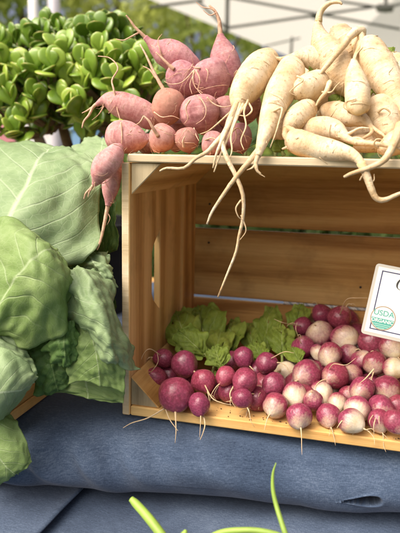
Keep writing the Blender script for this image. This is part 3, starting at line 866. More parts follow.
# crumbs of soil shed on the crate floor
rc = random.Random(4); v, f = [], []
for k in range(150):
    x, y = rc.uniform(.05, .40), abs(rc.gauss(0, .02))+.004
    q = rc.uniform(.0004, .0013); n0 = len(v); c = Vector((x, y, .0106+q*.5))
    v += [c+Vector((q, 0, 0))*rc.uniform(.6, 1.3), c+Vector((0, q, 0))*rc.uniform(.6, 1.3), c+Vector((-q, 0, 0))*rc.uniform(.6, 1.3), c+Vector((0, -q, 0))*rc.uniform(.6, 1.3), c+Vector((0, 0, q*.7)), c-Vector((0, 0, q*.5))]
    for a, b2 in ((0, 1), (1, 2), (2, 3), (3, 0)): f += [(n0+a, n0+b2, n0+4), (n0+b2, n0+a, n0+5)]
tag(mesh_obj('soil_crumbs', v, f, simple('soil', (.10, .06, .035), .95, .1), smooth=False), 'crumbs of dark soil scattered on the crate floor', kind='stuff')

# ------------------------------------------------------------------ radish tops (leaves) behind them
def leaf_patch(name, rows, mat, nu=26, nv=40, ruffle=.004, rf=9, crinkle=.002, vein=.0012, nside=7, slant=1.5, lobes=0, holes=0, seed=0, stalk=None, thick=.0006, u0=0.0, u1=1.0):
    """rows: list (stalk -> tip) of control points across the blade"""
    R2 = [catmull(r, nu) for r in rows]
    cols = [catmull([R2[k][j] for k in range(len(R2))], nv) for j in range(nu+1)]
    rr = random.Random(seed); v, uvs = [], []
    hs = [(rr.uniform(.12, .88), rr.uniform(.2, .9), rr.uniform(.012, .028)) for _ in range(holes)]
    g = [[cols[j][i] for j in range(nu+1)] for i in range(nv+1)]
    for i in range(nv+1):
        for j in range(nu+1):
            u, w = j/nu, i/nv; p = g[i][j]
            du = g[i][min(j+1, nu)]-g[i][max(j-1, 0)]; dv = g[min(i+1, nv)][j]-g[max(i-1, 0)][j]
            nrm = du.cross(dv); nrm = nrm.normalized() if nrm.length > 1e-12 else Vector((0, 0, 1))
            a = abs(u-.5)*2
            s = w*nside-(a/2)*slant*nside*.55+(.45 if u > .5 else 0)
            tri = abs((s+.5) % 1-.5)
            h = -vein*math.exp(-(tri/.10)**2)*(1-.6*a)-vein*1.8*math.exp(-(a/.05)**2)
            h += vein*.7*math.cos(2*PI*s)*-.5*(1-.3*a)
            h += crinkle*(noise.noise(Vector((u*5, w*6, seed*3.1)))+.5*noise.noise(Vector((u*13, w*15, seed*1.3))))
            edge = max(0, (a-.55)/.45)
            h += ruffle*edge*edge*math.sin(w*rf*2*PI*.5+seed+(2 if u > .5 else 0)+2*noise.noise(Vector((w*4, seed, u))))
            q = p+nrm*h
            if lobes:
                k = 1+lobes*(noise.noise(Vector((w*9, (u > .5)*5.0, seed*2.2)))+.5*noise.noise(Vector((w*24, (u > .5)*5.0, seed))))*a
                mid = g[i][nu//2]; q = mid+(q-mid)*k
            v.append(q); uvs.append((u0+(u1-u0)*u, w))
    f = []
    for i in range(nv):
        for j in range(nu):
            cu, cw = (j+.5)/nu, (i+.5)/nv
            if any((cu-x)**2+(cw-y)**2 < r*r for x, y, r in hs): continue
            f.append((i*(nu+1)+j, i*(nu+1)+j+1, (i+1)*(nu+1)+j+1, (i+1)*(nu+1)+j))
    o0 = g[0][nu//2].copy()
    ob = mesh_obj(name, v, f, mat, uv=uvs, origin=o0)
    md = ob.modifiers.new('thickness', 'SOLIDIFY'); md.thickness = thick; md.offset = 0
    return ob
def quick_leaf(base, tip, width, face, curl=.25, bend=.15, mat=TOPS, name='radish_leaf', **kw):
    """an oval blade from base to tip, its face turned towards `face`"""
    base, tip = Vector(base), Vector(tip); ax = tip-base; Ln = ax.length; ax.normalize()
    fc = Vector(face); fc = (fc-ax*fc.dot(ax)).normalized(); sd_ = ax.cross(fc)
    rows = []
    for t, w in ((0, .10), (.12, .45), (.32, .86), (.55, 1.0), (.78, .80), (.93, .42), (1, .08)):
        c = base+ax*Ln*t+fc*(math.sin(t*PI)*bend*Ln)-fc*bend*Ln*.5*t*t
        hw = width*.5*w
        rows.append([c+sd_*hw*s-fc*curl*hw*abs(s)**1.5 for s in (-1, -.5, 0, .5, 1)])
    ob = leaf_patch(name, rows, mat, **kw)
    tube('stalk', [base-ax*Ln*.30-fc*Ln*.02, base-ax*Ln*.12, base+ax*Ln*.08], [.0022, .0018, .0014], STUB, ob, 8, 6)
    return ob
TO = Vector((.15, -1, .55))
for k, (bx, by, bY, tx, ty, tY, w, lb, cu, face) in enumerate([
    (190, 352, .10, 175, 309, .16, 40, 'broad dull green leaf at left, spread against the crate side', .2, (.3, -1, .3)),
    (212, 352, .12, 196, 304, .18, 52, 'largest green leaf, standing up behind the dark red radishes', .25, (0, -1, .35)),
    (206, 356, .08, 178, 330, .08, 34, 'green leaf folded forward with pinholes above the red radishes', .3, (.0, -1, .7)),
    (214, 366, .08, 222, 326, .15, 30, 'narrow green leaf with bug holes, right of the largest leaf', .25, (.1, -1, .4)),
    (222, 368, .06, 214, 346, .07, 26, 'small drooping leaf above the bright red radish', .3, (.0, -1, .8)),
    (232, 352, .12, 232, 318, .18, 30, 'holed leaf standing behind the middle red radishes', .25, (-.1, -1, .4)),
    (252, 350, .14, 250, 322, .19, 26, 'crinkled leaf behind the upper red radish of the middle', .3, (.1, -1, .5)),
    (268, 352, .14, 270, 305, .20, 30, 'tall pale green leaf rising to the gap in the back', .2, (-.2, -1, .3)),
    (282, 356, .12, 281, 324, .16, 30, 'leaf left of the turnip heap, arching forward', .35, (.2, -1, .6)),
    (294, 336, .16, 302, 303, .20, 24, 'bright leaf tip poking up left of the topmost turnips', .2, (.0, -1, .3)),
    (262, 360, .10, 252, 342, .12, 24, 'low leaf lying between the middle red radishes', .3, (.0, -.8, 1)),
    (228, 396, .05, 218, 372, .06, 26, 'dark leaf low between the two red clusters', .3, (.2, -1, .5)),
    (300, 362, .10, 290, 344, .13, 22, 'leaf half hidden behind the rosy turnip at left of the heap', .3, (.0, -1, .5))]):
    b0 = W(bx, by, bY); t0 = W(tx, ty, tY); wd_ = w*pxs((b0+t0)/2)
    b0.z = max(b0.z, .018)
    tag(quick_leaf(b0, t0, wd_, face, cu, .12, nu=28, nv=36, ruffle=wd_*.12, rf=6, crinkle=wd_*.09, vein=.0010, lobes=.15, holes=4 if k in (2, 3, 5, 6) else 1, seed=k+3),
        lb, 'leaf', 'radish tops in the crate')

# ------------------------------------------------------------------ pink roots on top
TOPZ = .2704
def root(name, pts, rads, mat, label, cat, group, n=26, seg=20, bmp=.05, seed=0, brown=0, value=1, hue=.5):
    """pts: (px, py, y) along the axis; rads in pixels"""
    P = [W(*p) for p in pts]; R = [r*pxs(q) for r, q in zip(rads, P)]
    c = sum(P, Vector())/len(P)
    PP = catmull(P, n); RRr = lerpn(R, n)
    v, f, uv, tt = tube_data(PP, RRr, seg, bmp, 32, seed, crease=.022)
    ob = mesh_obj(name, v, f, mat, None, origin=c, uv=uv, attrs={'t': tt})
    ob['brown'] = float(brown); ob['value'] = float(value); ob['hue'] = float(hue)
    tag(ob, label, cat, group); hairs(ob, PP, RRr, PROOTLET if name == 'pink_root' else ROOTLET, 6 if name == 'pink_root' else 6, seed); return ob
def hairs(ob, PP, RR_, mat, count, seed, thin=.00022):
    rr = random.Random(seed*17+3); n = len(PP)
    for h in range(count):
        i = rr.randrange(int(n*.15), int(n*.9)); th = rr.uniform(0, 6.28)
        T = (PP[min(i+1, n-1)]-PP[max(i-1, 0)]).normalized(); A = Vector(-fw); A = (A-T*A.dot(T)).normalized(); B = T.cross(A)
        th = rr.uniform(-1.3, 1.3); dth = rr.uniform(-.5, .5); di = rr.choice((-1, 1))*rr.uniform(.6, 2.2); m = rr.randrange(5, 12); pts = []; fi = float(i)
        for k in range(m):
            j = min(max(int(fi), 1), n-2); fr = min(max(fi-j, 0), 1)
            c = PP[j].lerp(PP[j+1], fr); r = RR_[j]+(RR_[j+1]-RR_[j])*fr
            lift = 1.045 if k < m-2 else 1.07+.10*(k-m+2)
            pts.append(c+(A*math.cos(th)+B*math.sin(th))*r*lift+Vector((0, 0, -.0006*k))); th += dth*rr.uniform(.3, 1.2); dth += rr.uniform(-.25, .25); fi += di*rr.uniform(.5, 1.3)
        strand(ob, pts, thin*rr.uniform(1.0, 1.9), thin*.5, mat, 'root_hair', 14)
def ball(cx, cy, Y, rx, ry, ax=(0, 1), tail=0, seed=0):
    """axis points for a squat root: crown to tail along the picture direction ax"""
    ax = Vector((ax[0], ax[1])).normalized(); h = ry
    ts = [(-1, .10), (-.97, .38), (-.86, .66), (-.6, .90), (-.22, 1.0), (.15, .97), (.5, .80), (.80, .52), (.97, .26), (1.08, .09)]
    return [(cx+ax.x*h*t, cy+ax.y*h*t, Y) for t, _ in ts], [rx*w for _, w in ts]
GP = 'pink roots piled on the crate'
def pink(label, pts, rads, seed, strands=(), **kw):
    o = root('pink_root', pts, rads, PINK, label, 'root vegetable', GP, 40, 26, .15, seed, **kw)
    for s in strands:
        r0 = s[0]; strand(o, [W(*p) for p in s[1]], r0, r0*.35, PROOTLET)
    return o
# long ones
pink('carrot-shaped pink root lying at left, its tail forking over the jade leaves',
     [(160, 124, .075), (156, 121, .072), (146, 116, .066), (132, 109, .060), (118, 104, .056), (108, 101, .054), (101, 102, .052), (96, 105, .050)],
     [3, 9, 12.5, 13.5, 12.5, 8.5, 4, 2.2], 1,
     [(.0019, [(98, 103, .051), (93, 107, .048), (89, 115, .045), (84, 121, .042), (82, 128, .040)]),
      (.0012, [(95, 105, .049), (88, 110, .048), (82, 113, .05)]),
      (.0008, [(104, 106, .05), (99, 114, .05), (92, 120, .055)]),
      (.0013, [(116, 103, .048), (114, 90, .046), (112, 80, .05), (118, 68, .055), (110, 58, .06), (98, 56, .06)]),
      (.0010, [(115, 98, .046), (118, 112, .044), (121, 122, .042)])], value=1.12)
p_, r_ = ball(127, 138, .036, 16.5, 20, (1, .12))
pink('plump salmon root at the front left corner of the crate top', p_, r_, 2,
     [(.0009, [(121, 122, .02), (122, 135, .018), (121, 147, .016)]), (.0007, [(120, 147, .018), (116, 152, .012), (112, 150, .01), (115, 158, .006)])], value=1.12)
pink('pink root hanging over the left corner in front of the collard leaf',
     [(121, 146, .000), (117, 150, -.004), (112, 157, -.010), (105, 165, -.014), (100, 173, -.016), (97, 180, -.016), (94, 185, -.016)],
     [4, 8.5, 11.5, 12, 9.5, 5.5, 2.5], 3,
     [(.0017, [(95, 183, -.016), (91, 188, -.017), (86, 193, -.018), (84, 199, -.017)]), (.0010, [(92, 187, -.017), (89, 193, -.018), (88, 197, -.018)])], value=1.15)
pink('pink root hanging straight down against the crate end, long thin tail',
     [(116, 156, .020), (115, 164, .014), (112, 176, .010), (110, 190, .008), (109, 200, .006), (108, 206, .005)],
     [6, 9, 10, 8.5, 5, 3], 4,
     [(.0024, [(108.5, 203, .006), (106, 215, .003), (103, 230, .0), (100, 242, -.002), (97, 250, -.002)]), (.0006, [(107, 212, .004), (110, 218, .003), (107, 225, .003)])], value=1.08, hue=.495)
p_, r_ = ball(168, 107, .050, 16, 19, (-.2, 1))
pink('brownish knobbly root, upright, between the carrot-shaped and the big round root', p_, r_, 5,
     [(.0021, [(164, 90, .05), (158, 80, .05), (152, 68, .052), (146, 55, .055), (140, 44, .06)]), (.0012, [(156, 78, .05), (150, 70, .05), (143, 66, .05)]),
      (.0007, [(154, 112, .035), (162, 117, .032), (172, 116, .032), (180, 119, .034)])], brown=.75, value=.95)
p_, r_ = ball(162, 138.5, .026, 13.5, 14.5, (-.5, .85))
pink('small round root with a cut stub, second along the front edge', p_, r_, 6,
     [(.0022, [(158, 136, .012), (153, 128, .008), (149, 121, .006), (144, 116, .006)]), (.0010, [(144, 116, .006), (140, 122, .006), (134, 126, .01)])], brown=.35, value=1.02)
p_, r_ = ball(187, 140, .026, 12.2, 12.5, (.2, 1))
pink('small dark round root with a pale scar, third along the front edge', p_, r_, 7, [(.0016, [(184, 147, .012), (183, 141, .009), (185, 136, .009)])], brown=.4, value=.8)
p_, r_ = ball(200.5, 114, .052, 19.5, 19.5, (.15, 1))
pink('big round dusty pink root in the middle of the pile', p_, r_, 8,
     [(.0009, [(190, 100, .030), (186, 108, .028), (188, 118, .028), (184, 124, .03)]), (.0007, [(200, 97, .034), (206, 108, .028), (204, 118, .026), (196, 124, .028)]),
      (.0010, [(207, 97, .034), (214, 104, .034), (224, 107, .032), (232, 105, .03)]), (.0007, [(194, 128, .028), (196, 135, .02), (199, 141, .014)])], value=.98, hue=0.492)
p_, r_ = ball(214, 144, .022, 12.5, 11.5, (1, .1))
pink('small reddish root at the front edge, under the white root tails', p_, r_, 9, [(.0008, [(205, 140, .012), (212, 138, .006), (220, 141, .005), (226, 138, .008)])], value=.9)
p_, r_ = ball(239, 138, .040, 14, 15, (.2, 1))
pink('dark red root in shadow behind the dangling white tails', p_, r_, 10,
     [(.0008, [(232, 132, .024), (238, 128, .022), (244, 135, .022), (247, 143, .022)]), (.0007, [(235, 128, .024), (236, 138, .020), (231, 146, .018)])], value=.7, hue=.49)  # dark red skin, its value also lowered for the shadow
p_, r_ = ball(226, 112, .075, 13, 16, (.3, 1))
pink('shadowed pink root between the big round one and the white roots', p_, r_, 11, value=.8)  # the shadow on this root is put into its skin through value
p_, r_ = ball(148, 144, .062, 10, 10, (1, 0))
pink('small root tucked behind the salmon one', p_, r_, 21, value=.85)
pink('long pink root at the top left of the pile, tail pointing up left',
     [(200, 76, .115), (195, 72, .112), (186, 65, .106), (174, 57, .100), (163, 51, .096), (156, 47, .093), (150, 42, .090), (145, 37, .088)],
     [5, 11, 15, 16, 13, 8, 4, 2.8], 12,
     [(.0021, [(147, 39, .089), (141, 33, .086), (135, 27, .084), (130, 20, .082), (126, 15, .08)]), (.0010, [(140, 32, .086), (132, 36, .084), (124, 40, .084), (116, 39, .084)]),
      (.0009, [(164, 60, .085), (160, 50, .08), (158, 40, .082), (162, 34, .084)])], value=1.05, hue=0.486)
p_, r_ = ball(184, 79, .082, 16, 18, (.75, .65))
pink('mauve pink root in the upper middle, hairy tail end facing front', p_, r_, 13,
     [(.0022, [(174, 69, .066), (169, 65, .064), (162, 58, .062), (156, 52, .062)]), (.0009, [(194, 70, .062), (193, 80, .058), (196, 88, .058), (203, 93, .058)]),
      (.0008, [(194, 70, .062), (187, 78, .058), (180, 83, .056), (170, 84, .058), (164, 81, .06)]), (.0008, [(195, 72, .062), (190, 84, .058), (192, 94, .056)]),
      (.0008, [(196, 70, .062), (200, 80, .058), (198, 90, .058), (204, 96, .05)])], value=1.05, hue=0.482)
p_, r_ = ball(212, 79.5, .088, 19.5, 20.5, (.3, 1))
pink('large round pink root in the upper row, left of the first white root', p_, r_, 14,
     [(.0012, [(200, 68, .068), (196, 68, .066), (192, 66, .066)]), (.0007, [(203, 66, .07), (208, 72, .066), (206, 82, .064)])], value=1.0, hue=0.486)
pink('tall pink root standing upright at the top, whip-like tail in the air',
     [(231, 86, .128), (230, 80, .128), (227, 68, .128), (224, 55, .128), (222, 45, .128), (221, 39, .128), (220.5, 34, .128)],
     [8, 13, 15, 13.5, 9, 5.5, 3.2], 15,
     [(.0030, [(220.8, 37, .128), (220, 28, .128), (219, 20, .127), (215, 11, .126), (209, 5, .125)]), (.0010, [(219, 17, .127), (212, 9, .124), (203, 7, .124), (196, 2, .124)]),
      (.0009, [(217, 12, .126), (210, 15, .122), (203, 10, .12)])], value=.95, hue=0.488)
p_, r_ = ball(246, 108, .105, 15, 16, (0, 1))
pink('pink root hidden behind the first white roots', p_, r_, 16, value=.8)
p_, r_ = ball(192, 108, .11, 17, 17, (0, 1)); pink('pink root deep in the middle of the pile', p_, r_, 17, value=.8)  # this and the next two: added in bright gaps, darkened through value
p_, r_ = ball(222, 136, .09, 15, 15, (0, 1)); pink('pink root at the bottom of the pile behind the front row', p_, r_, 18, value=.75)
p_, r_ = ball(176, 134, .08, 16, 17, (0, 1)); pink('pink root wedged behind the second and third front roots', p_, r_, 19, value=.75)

# ------------------------------------------------------------------ white roots on top
GW = 'white roots piled on the crate'
def white(label, pts, rads, seed, strands=()):
    o = root('white_root', pts, [r*.86 for r in rads], DAIKON, label, 'root vegetable', GW, 90, 26, .11, seed)
    for s in strands:
        r0 = s[0]; strand(o, [W(*p) for p in s[1]], r0, r0*.3, DAIKON if r0 > .0014 else ROOTLET, n=24)
    return o
white('leftmost white root, long pale tails dangling over the crate front',
     [(276, 56, .100), (272, 58, .098), (264, 64, .088), (255, 74, .074), (247, 86, .060), (241, 96, .048), (238, 104, .040), (236, 110, .034)],
     [4, 13, 18, 20, 19, 15, 9, 4], 31,
     [(.0030, [(238, 100, .040), (231, 116, .016), (225, 132, .004), (216, 142, -.006), (207, 152, -.012), (196, 158, -.014), (184, 168, -.016), (167, 168, -.016), (160, 171, -.014)]),
      (.0026, [(237, 102, .038), (231, 120, .012), (223, 138, -.006), (217, 152, -.014), (213, 168, -.014)]),
      (.0030, [(237, 105, .036), (229, 124, .010), (222, 140, -.006), (227, 158, -.014), (236, 176, -.016), (243, 195, -.018), (243, 218, -.016), (239, 236, -.014), (236, 252, -.014), (228, 272, -.014), (218, 297, -.014)]),
      (.0013, [(246, 104, .034), (240, 113, .022), (235, 122, .016), (233, 131, .016)]),
      (.0011, [(248, 102, .036), (252, 110, .026), (246, 116, .020), (238, 116, .018), (228, 126, .016)]),
      (.0019, [(240, 104, .034), (233, 124, .010), (226, 142, -.004), (219, 158, -.013), (214, 172, -.015)]),
      (.0016, [(243, 104, .034), (236, 120, .012), (231, 136, .0), (232, 150, -.008), (229, 160, -.012)]),
      (.0012, [(248, 100, .036), (244, 112, .020), (246, 126, .010), (241, 140, .0), (244, 150, -.004)]),
      (.0011, [(235, 108, .034), (228, 114, .016), (217, 124, .006), (208, 131, .002), (200, 134, .004)]),
      (.0009, [(241, 200, -.018), (236, 208, -.020), (238, 216, -.020), (242, 220, -.018)]),
      (.0008, [(241, 215, -.016), (246, 230, -.016), (240, 240, -.016)])])
white('long tapering white root, second from left, tip reaching over the board edge',
     [(296, 64, .090), (293, 67, .086), (288, 76, .074), (282, 90, .058), (275, 106, .040), (269, 122, .022), (264, 136, .004), (261, 146, -.006), (258, 156, -.012)],
     [6, 15, 17.5, 17.5, 15.5, 12, 8.5, 6, 3.8], 32,
     [(.0032, [(261, 146, -.006), (252, 158, -.012), (241, 171, -.016), (230, 185, -.018), (221, 198, -.018), (212, 212, -.018), (207, 224, -.018)]),
      (.0026, [(259, 152, -.010), (256, 162, -.014), (257, 170, -.016), (261, 174, -.016)]),
      (.0014, [(256, 164, -.014), (252, 168, -.016), (247, 170, -.016)]), (.0010, [(257, 168, -.015), (259, 173, -.016), (265, 177, -.016)]),
      (.0014, [(272, 112, .02), (282, 108, .016), (279, 122, .008), (275, 135, .0), (270, 148, -.004)])])
white('white root lying crosswise at the top, thin tail pointing left',
     [(330, 66, .105), (327, 64, .104), (318, 60, .100), (307, 57, .096), (298, 57, .092), (290, 58, .088), (282, 59, .085), (275, 58, .083)],
     [8, 14, 15, 12, 7.5, 4.5, 3, 2], 33, [(.0012, [(277, 58, .083), (274, 55, .082), (273, 51, .082)])])
white('swan-necked white root curling its tail at the top edge',
     [(350, 96, .085), (348, 88, .088), (342, 76, .092), (335, 64, .096), (328, 52, .098), (322, 42, .100), (319, 33, .100), (318, 25, .100), (320, 16, .100)],
     [6, 15, 18, 19, 17, 13, 8, 5, 2.6], 34,
     [(.0038, [(318.5, 22, .100), (320, 13, .100), (325, 6, .099), (332, 2, .098), (339, 2, .097), (342, 4, .096)])])
white('white root behind the swan-necked one, its bent arm arching to the left',
     [(352, 66, .118), (350, 58, .118), (345, 47, .118), (340, 38, .118), (337, 31, .118), (334, 26, .118)],
     [12, 17, 18, 17, 13, 5], 35,
     [(.0060, [(352, 50, .108), (360, 38, .104), (361, 30, .098), (352, 34, .090), (343, 46, .080), (333, 58, .072), (324, 69, .066), (318, 76, .062)]),
      (.0042, [(360, 32, .098), (362, 42, .090), (356, 54, .082), (353, 62, .074)])])
white('short stout white root hanging tip up in the middle',
     [(358, 112, .030), (358, 110, .030), (358, 102, .034), (357, 90, .042), (355, 78, .050), (354, 68, .056), (354, 60, .060)],
     [6, 12, 15, 15.5, 12.5, 8, 4], 36, [(.0016, [(354, 63, .058), (357, 54, .058), (363, 47, .06)])])
white('broad white root sloping down the right side of the pile',
     [(364, 42, .105), (366, 46, .102), (372, 56, .094), (380, 69, .084), (388, 82, .074), (396, 96, .064), (404, 110, .054), (412, 126, .044)],
     [8, 16, 19, 20, 18, 14, 9, 5], 37)
white('white root in the middle, fat end right, beside the long tapering one',
     [(324, 78, .080), (321, 80, .077), (314, 84, .070), (306, 88, .062), (299, 92, .056), (294, 96, .052)],
     [7, 13, 16, 16, 12, 5], 38,
     [(.0010, [(322, 92, .056), (331, 92, .048), (336, 86, .046), (340, 82, .046)]), (.0010, [(297, 76, .05), (303, 80, .046), (296, 86, .044), (290, 92, .042), (297, 96, .044)]),
      (.0030, [(330, 82, .066), (326, 92, .052), (320, 99, .046), (316, 106, .044)])])
white('small white root with a hooked forked tail, lower left of centre',
     [(312, 106, .058), (309, 108, .054), (302, 114, .046), (295, 120, .038), (289, 126, .030), (285, 130, .024)],
     [6, 12, 14.5, 13.5, 9, 4.5], 39,
     [(.0034, [(286, 129, .025), (285, 136, .016), (289, 142, .012), (287, 147, .010), (282, 149, .010)]),
      (.0034, [(287, 128, .025), (294, 131, .018), (301, 136, .014), (304, 138, .013)])])
white('slender white root pointing right, just above the front one',
     [(306, 130, .046), (309, 129, .044), (317, 128, .040), (327, 128, .036), (336, 130, .030), (343, 135, .024), (350, 140, .018), (358, 143, .012)],
     [6, 10.5, 13.5, 13.5, 11, 7, 4.5, 3.4], 40,
     [(.0034, [(354, 142, .015), (364, 143, .010), (376, 144, .006), (390, 146, .004), (402, 149, .004)]), (.0020, [(344, 136, .024), (352, 132, .016), (360, 128, .012), (369, 128, .01)]),
      (.0016, [(350, 139, .018), (358, 138, .014), (366, 141, .010), (372, 140, .010)])])
white('white root behind the slender one, splitting into three pale roots',
     [(322, 114, .070), (326, 112, .068), (336, 112, .062), (347, 115, .056), (358, 118, .050), (366, 122, .044), (371, 126, .040)],
     [5, 10, 13, 12.5, 10, 6.5, 3.5], 41,
     [(.0030, [(368, 124, .042), (374, 129, .032), (382, 134, .026), (386, 138, .022)]), (.0024, [(366, 122, .044), (372, 131, .028), (364, 138, .020), (352, 143, .014)])])
white('big white root along the front edge, tail bending down over the crate',
     [(289, 138, .020), (292, 139, .018), (301, 143, .012), (314, 147, .008), (328, 150, .003), (340, 152, -.002), (350, 154, -.006), (358, 159, -.010), (364, 168, -.014)],
     [6, 12, 15.5, 15.5, 14, 11, 8, 5.5, 4], 42,
     [(.0044, [(361, 163, -.012), (366, 174, -.015), (371, 188, -.016), (376, 198, -.016), (384, 200, -.016), (396, 195, -.016), (408, 190, -.014)]),
      (.0008, [(362, 176, -.016), (360, 180, -.018), (363, 174, -.02)]), (.0008, [(370, 183, -.015), (374, 180, -.016), (374, 174, -.016)])])
white('round pale root end at the right, under the sloping one',
     [(378, 100, .070), (379, 104, .066), (382, 114, .058), (386, 124, .050), (390, 134, .042), (393, 140, .038)],
     [7, 15, 19, 18, 13, 6], 43, [(.0014, [(378, 112, .038), (384, 108, .034), (390, 112, .034), (388, 116, .034)])])
white('low white root at the right edge with a long tail sweeping left',
     [(420, 136, .030), (414, 137, .029), (404, 140, .026), (394, 144, .022), (386, 148, .018), (381, 150, .014)],
     [8, 14, 16, 14.5, 11, 6], 44,
     [(.0042, [(401, 124, .012), (396, 138, .002), (391, 150, -.006), (384, 160, -.012), (374, 166, -.016), (362, 170, -.018), (350, 174, -.018), (344, 177, -.017)]),
      (.0012, [(378, 148, .006), (374, 144, .002), (377, 139, .0), (384, 140, .0)])])
white('white root at the top right corner, behind the broad sloping one',
     [(384, 62, .150), (388, 64, .148), (398, 70, .144), (410, 80, .14), (420, 92, .135)], [9, 15, 18, 17, 8], 45)
white('white root filling the middle of the heap behind the front ones',
     [(318, 118, .105), (326, 116, .105), (340, 112, .105), (356, 108, .105), (368, 104, .105)], [7, 14, 17, 15, 7], 46)
white('white root lying flat at the back of the heap',
     [(300, 138, .09), (312, 136, .09), (335, 134, .095), (360, 134, .10), (380, 134, .10)], [7, 15, 18, 15, 7], 47)
white('white root low at the right, deep under the heap',
     [(345, 146, .06), (355, 144, .058), (372, 142, .058), (390, 142, .06), (402, 142, .06)], [5, 9, 12, 11, 5], 48)
for k, (p, r, lb) in enumerate([  # roots added at the back to close bright gaps
    ([(300, 74, .14), (304, 78, .138), (314, 88, .135), (324, 100, .13), (332, 110, .13)], [7, 15, 18, 15, 6], 'white root added behind the crosswise one'),
    ([(262, 110, .12), (266, 114, .118), (274, 122, .11), (284, 132, .10), (292, 142, .095)], [7, 14, 16, 13, 5], 'white root in shadow behind the long tapering one'),
    ([(352, 84, .15), (358, 88, .148), (368, 96, .145), (380, 106, .14), (390, 114, .14)], [7, 15, 18, 16, 7], 'white root at the back between the stout and the sloping one'),
    ([(392, 108, .10), (396, 112, .1), (402, 120, .098), (408, 128, .095), (412, 134, .095)], [7, 14, 16, 14, 7], 'white root at the right picture edge above the low one')]):
    white(lb, p, r, 50+k)
# a few green tops between them
for k, (bx, by, bY, tx, ty, tY, w, lb) in enumerate([
    (376, 70, .14, 394, 46, .15, 14, 'small green leaf sticking up at the right behind the white roots'),
    (384, 76, .13, 401, 60, .13, 14, 'bright green leaf at the right edge beside the sloping white root'),
    (330, 112, .085, 342, 92, .09, 16, 'dark green leaf scrap between the white roots'),
    (318, 74, .10, 310, 66, .09, 12, 'limp leaf scrap beside the crosswise white root'),
    (372, 92, .09, 382, 82, .08, 14, 'green leaf scrap under the sloping white root'),
    (282, 158, .03, 276, 140, .03, 16, 'dark leaf scrap between the long tapering and the front white root'),
    (340, 158, .03, 352, 144, .035, 16, 'dark leaf scrap on the crate top behind the front white root')]):
    b0 = W(bx, by, bY); t0 = W(tx, ty, tY)
    b0.z = max(b0.z, TOPZ+.004)
    tag(quick_leaf(b0, t0, w*pxs(b0), (0.1, -1, .5), .3, .15, nu=16, nv=22, ruffle=.0010, rf=5, crinkle=.0010, vein=.0003, lobes=.18, seed=k+60, name='leaf_scrap'), lb, 'leaf', 'green scraps among the white roots')

for k, (x, tx, ty, Y, w, lb) in enumerate([  # dark leaves added behind the front row so bright gaps read as shade
    (134, 128, 126, .13, 44, 'added dark leaf darkening the gap behind the plump salmon root'), (162, 160, 122, .14, 46, 'added dark leaf darkening the gap behind the second root of the front edge'),
    (190, 194, 124, .14, 46, 'added dark leaf darkening the gap behind the small dark round root'), (218, 214, 120, .15, 48, 'added dark leaf darkening the gap behind the small reddish root'),
    (246, 250, 116, .15, 48, 'added dark leaf darkening the gap behind the dangling white tails'), (274, 270, 114, .15, 50, 'added dark leaf darkening the gap between the two leftmost white roots'),
    (302, 306, 116, .16, 50, 'added dark leaf darkening the gap behind the hook-tailed white root'), (332, 328, 116, .16, 50, 'added dark leaf darkening the gap behind the slender white root'),
    (362, 366, 114, .16, 52, 'added dark leaf darkening the gap behind the forked white root'), (392, 390, 112, .16, 52, 'added dark leaf darkening the right edge behind the white roots')]):
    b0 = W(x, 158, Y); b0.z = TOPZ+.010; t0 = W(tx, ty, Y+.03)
    tag(quick_leaf(b0, t0, w*pxs(b0), (.05*(k % 3-1), -1, .35), .15, .10, mat=COLLARD_D, nu=18, nv=22, ruffle=.002, rf=4, crinkle=.002, vein=.0004, lobes=.10, seed=k+90, name='gap_dark_leaf'), lb, 'leaf', 'dark leaves added to darken gaps on the crate top')

# ------------------------------------------------------------------ collard leaves
GC = 'collard leaves heaped at the left'
def collard(label, rows, mat, seed, **kw):
    R3 = [[W(*p) for p in r] for r in rows]
    k = dict(nu=56, nv=72, ruffle=.0045, rf=5, crinkle=.0045, vein=.0006, nside=7, slant=1.5, lobes=.018, seed=seed, thick=.0007); k.update(kw)
    o = leaf_patch('collard_leaf', R3, mat, **k)
    tag(o, label, 'leaf', GC)
    # pale midrib and stalk
    mid = [r[len(r)//2] for r in R3]
    P = catmull(mid, 24)[:20]
    return o
collard('huge pale green collard leaf at upper left with branching veins',
  [[(-40, 300, -.02), (-26, 296, -.035), (-12, 290, -.04), (4, 288, -.04), (22, 286, -.03)],
   [(-75, 262, .03), (-40, 256, -.02), (0, 250, -.045), (38, 262, -.04), (76, 266, -.02)],
   [(-90, 218, .07), (-45, 214, .01), (10, 218, -.035), (60, 236, -.02), (99, 242, .005)],
   [(-80, 180, .12), (-38, 176, .06), (24, 186, -.005), (68, 202, .0), (100, 208, .02)],
   [(-55, 152, .17), (-20, 150, .11), (36, 164, .04), (76, 172, .03), (101, 182, .035)],
   [(-15, 141, .21), (5, 142, .16), (46, 150, .09), (74, 155, .07), (97, 164, .06)],
   [(12, 141, .20), (26, 142, .17), (54, 145, .12), (72, 149, .10), (88, 154, .08)]], COLLARD, 1, slant=1.9, nside=6, ruffle=.007, lobes=.03)
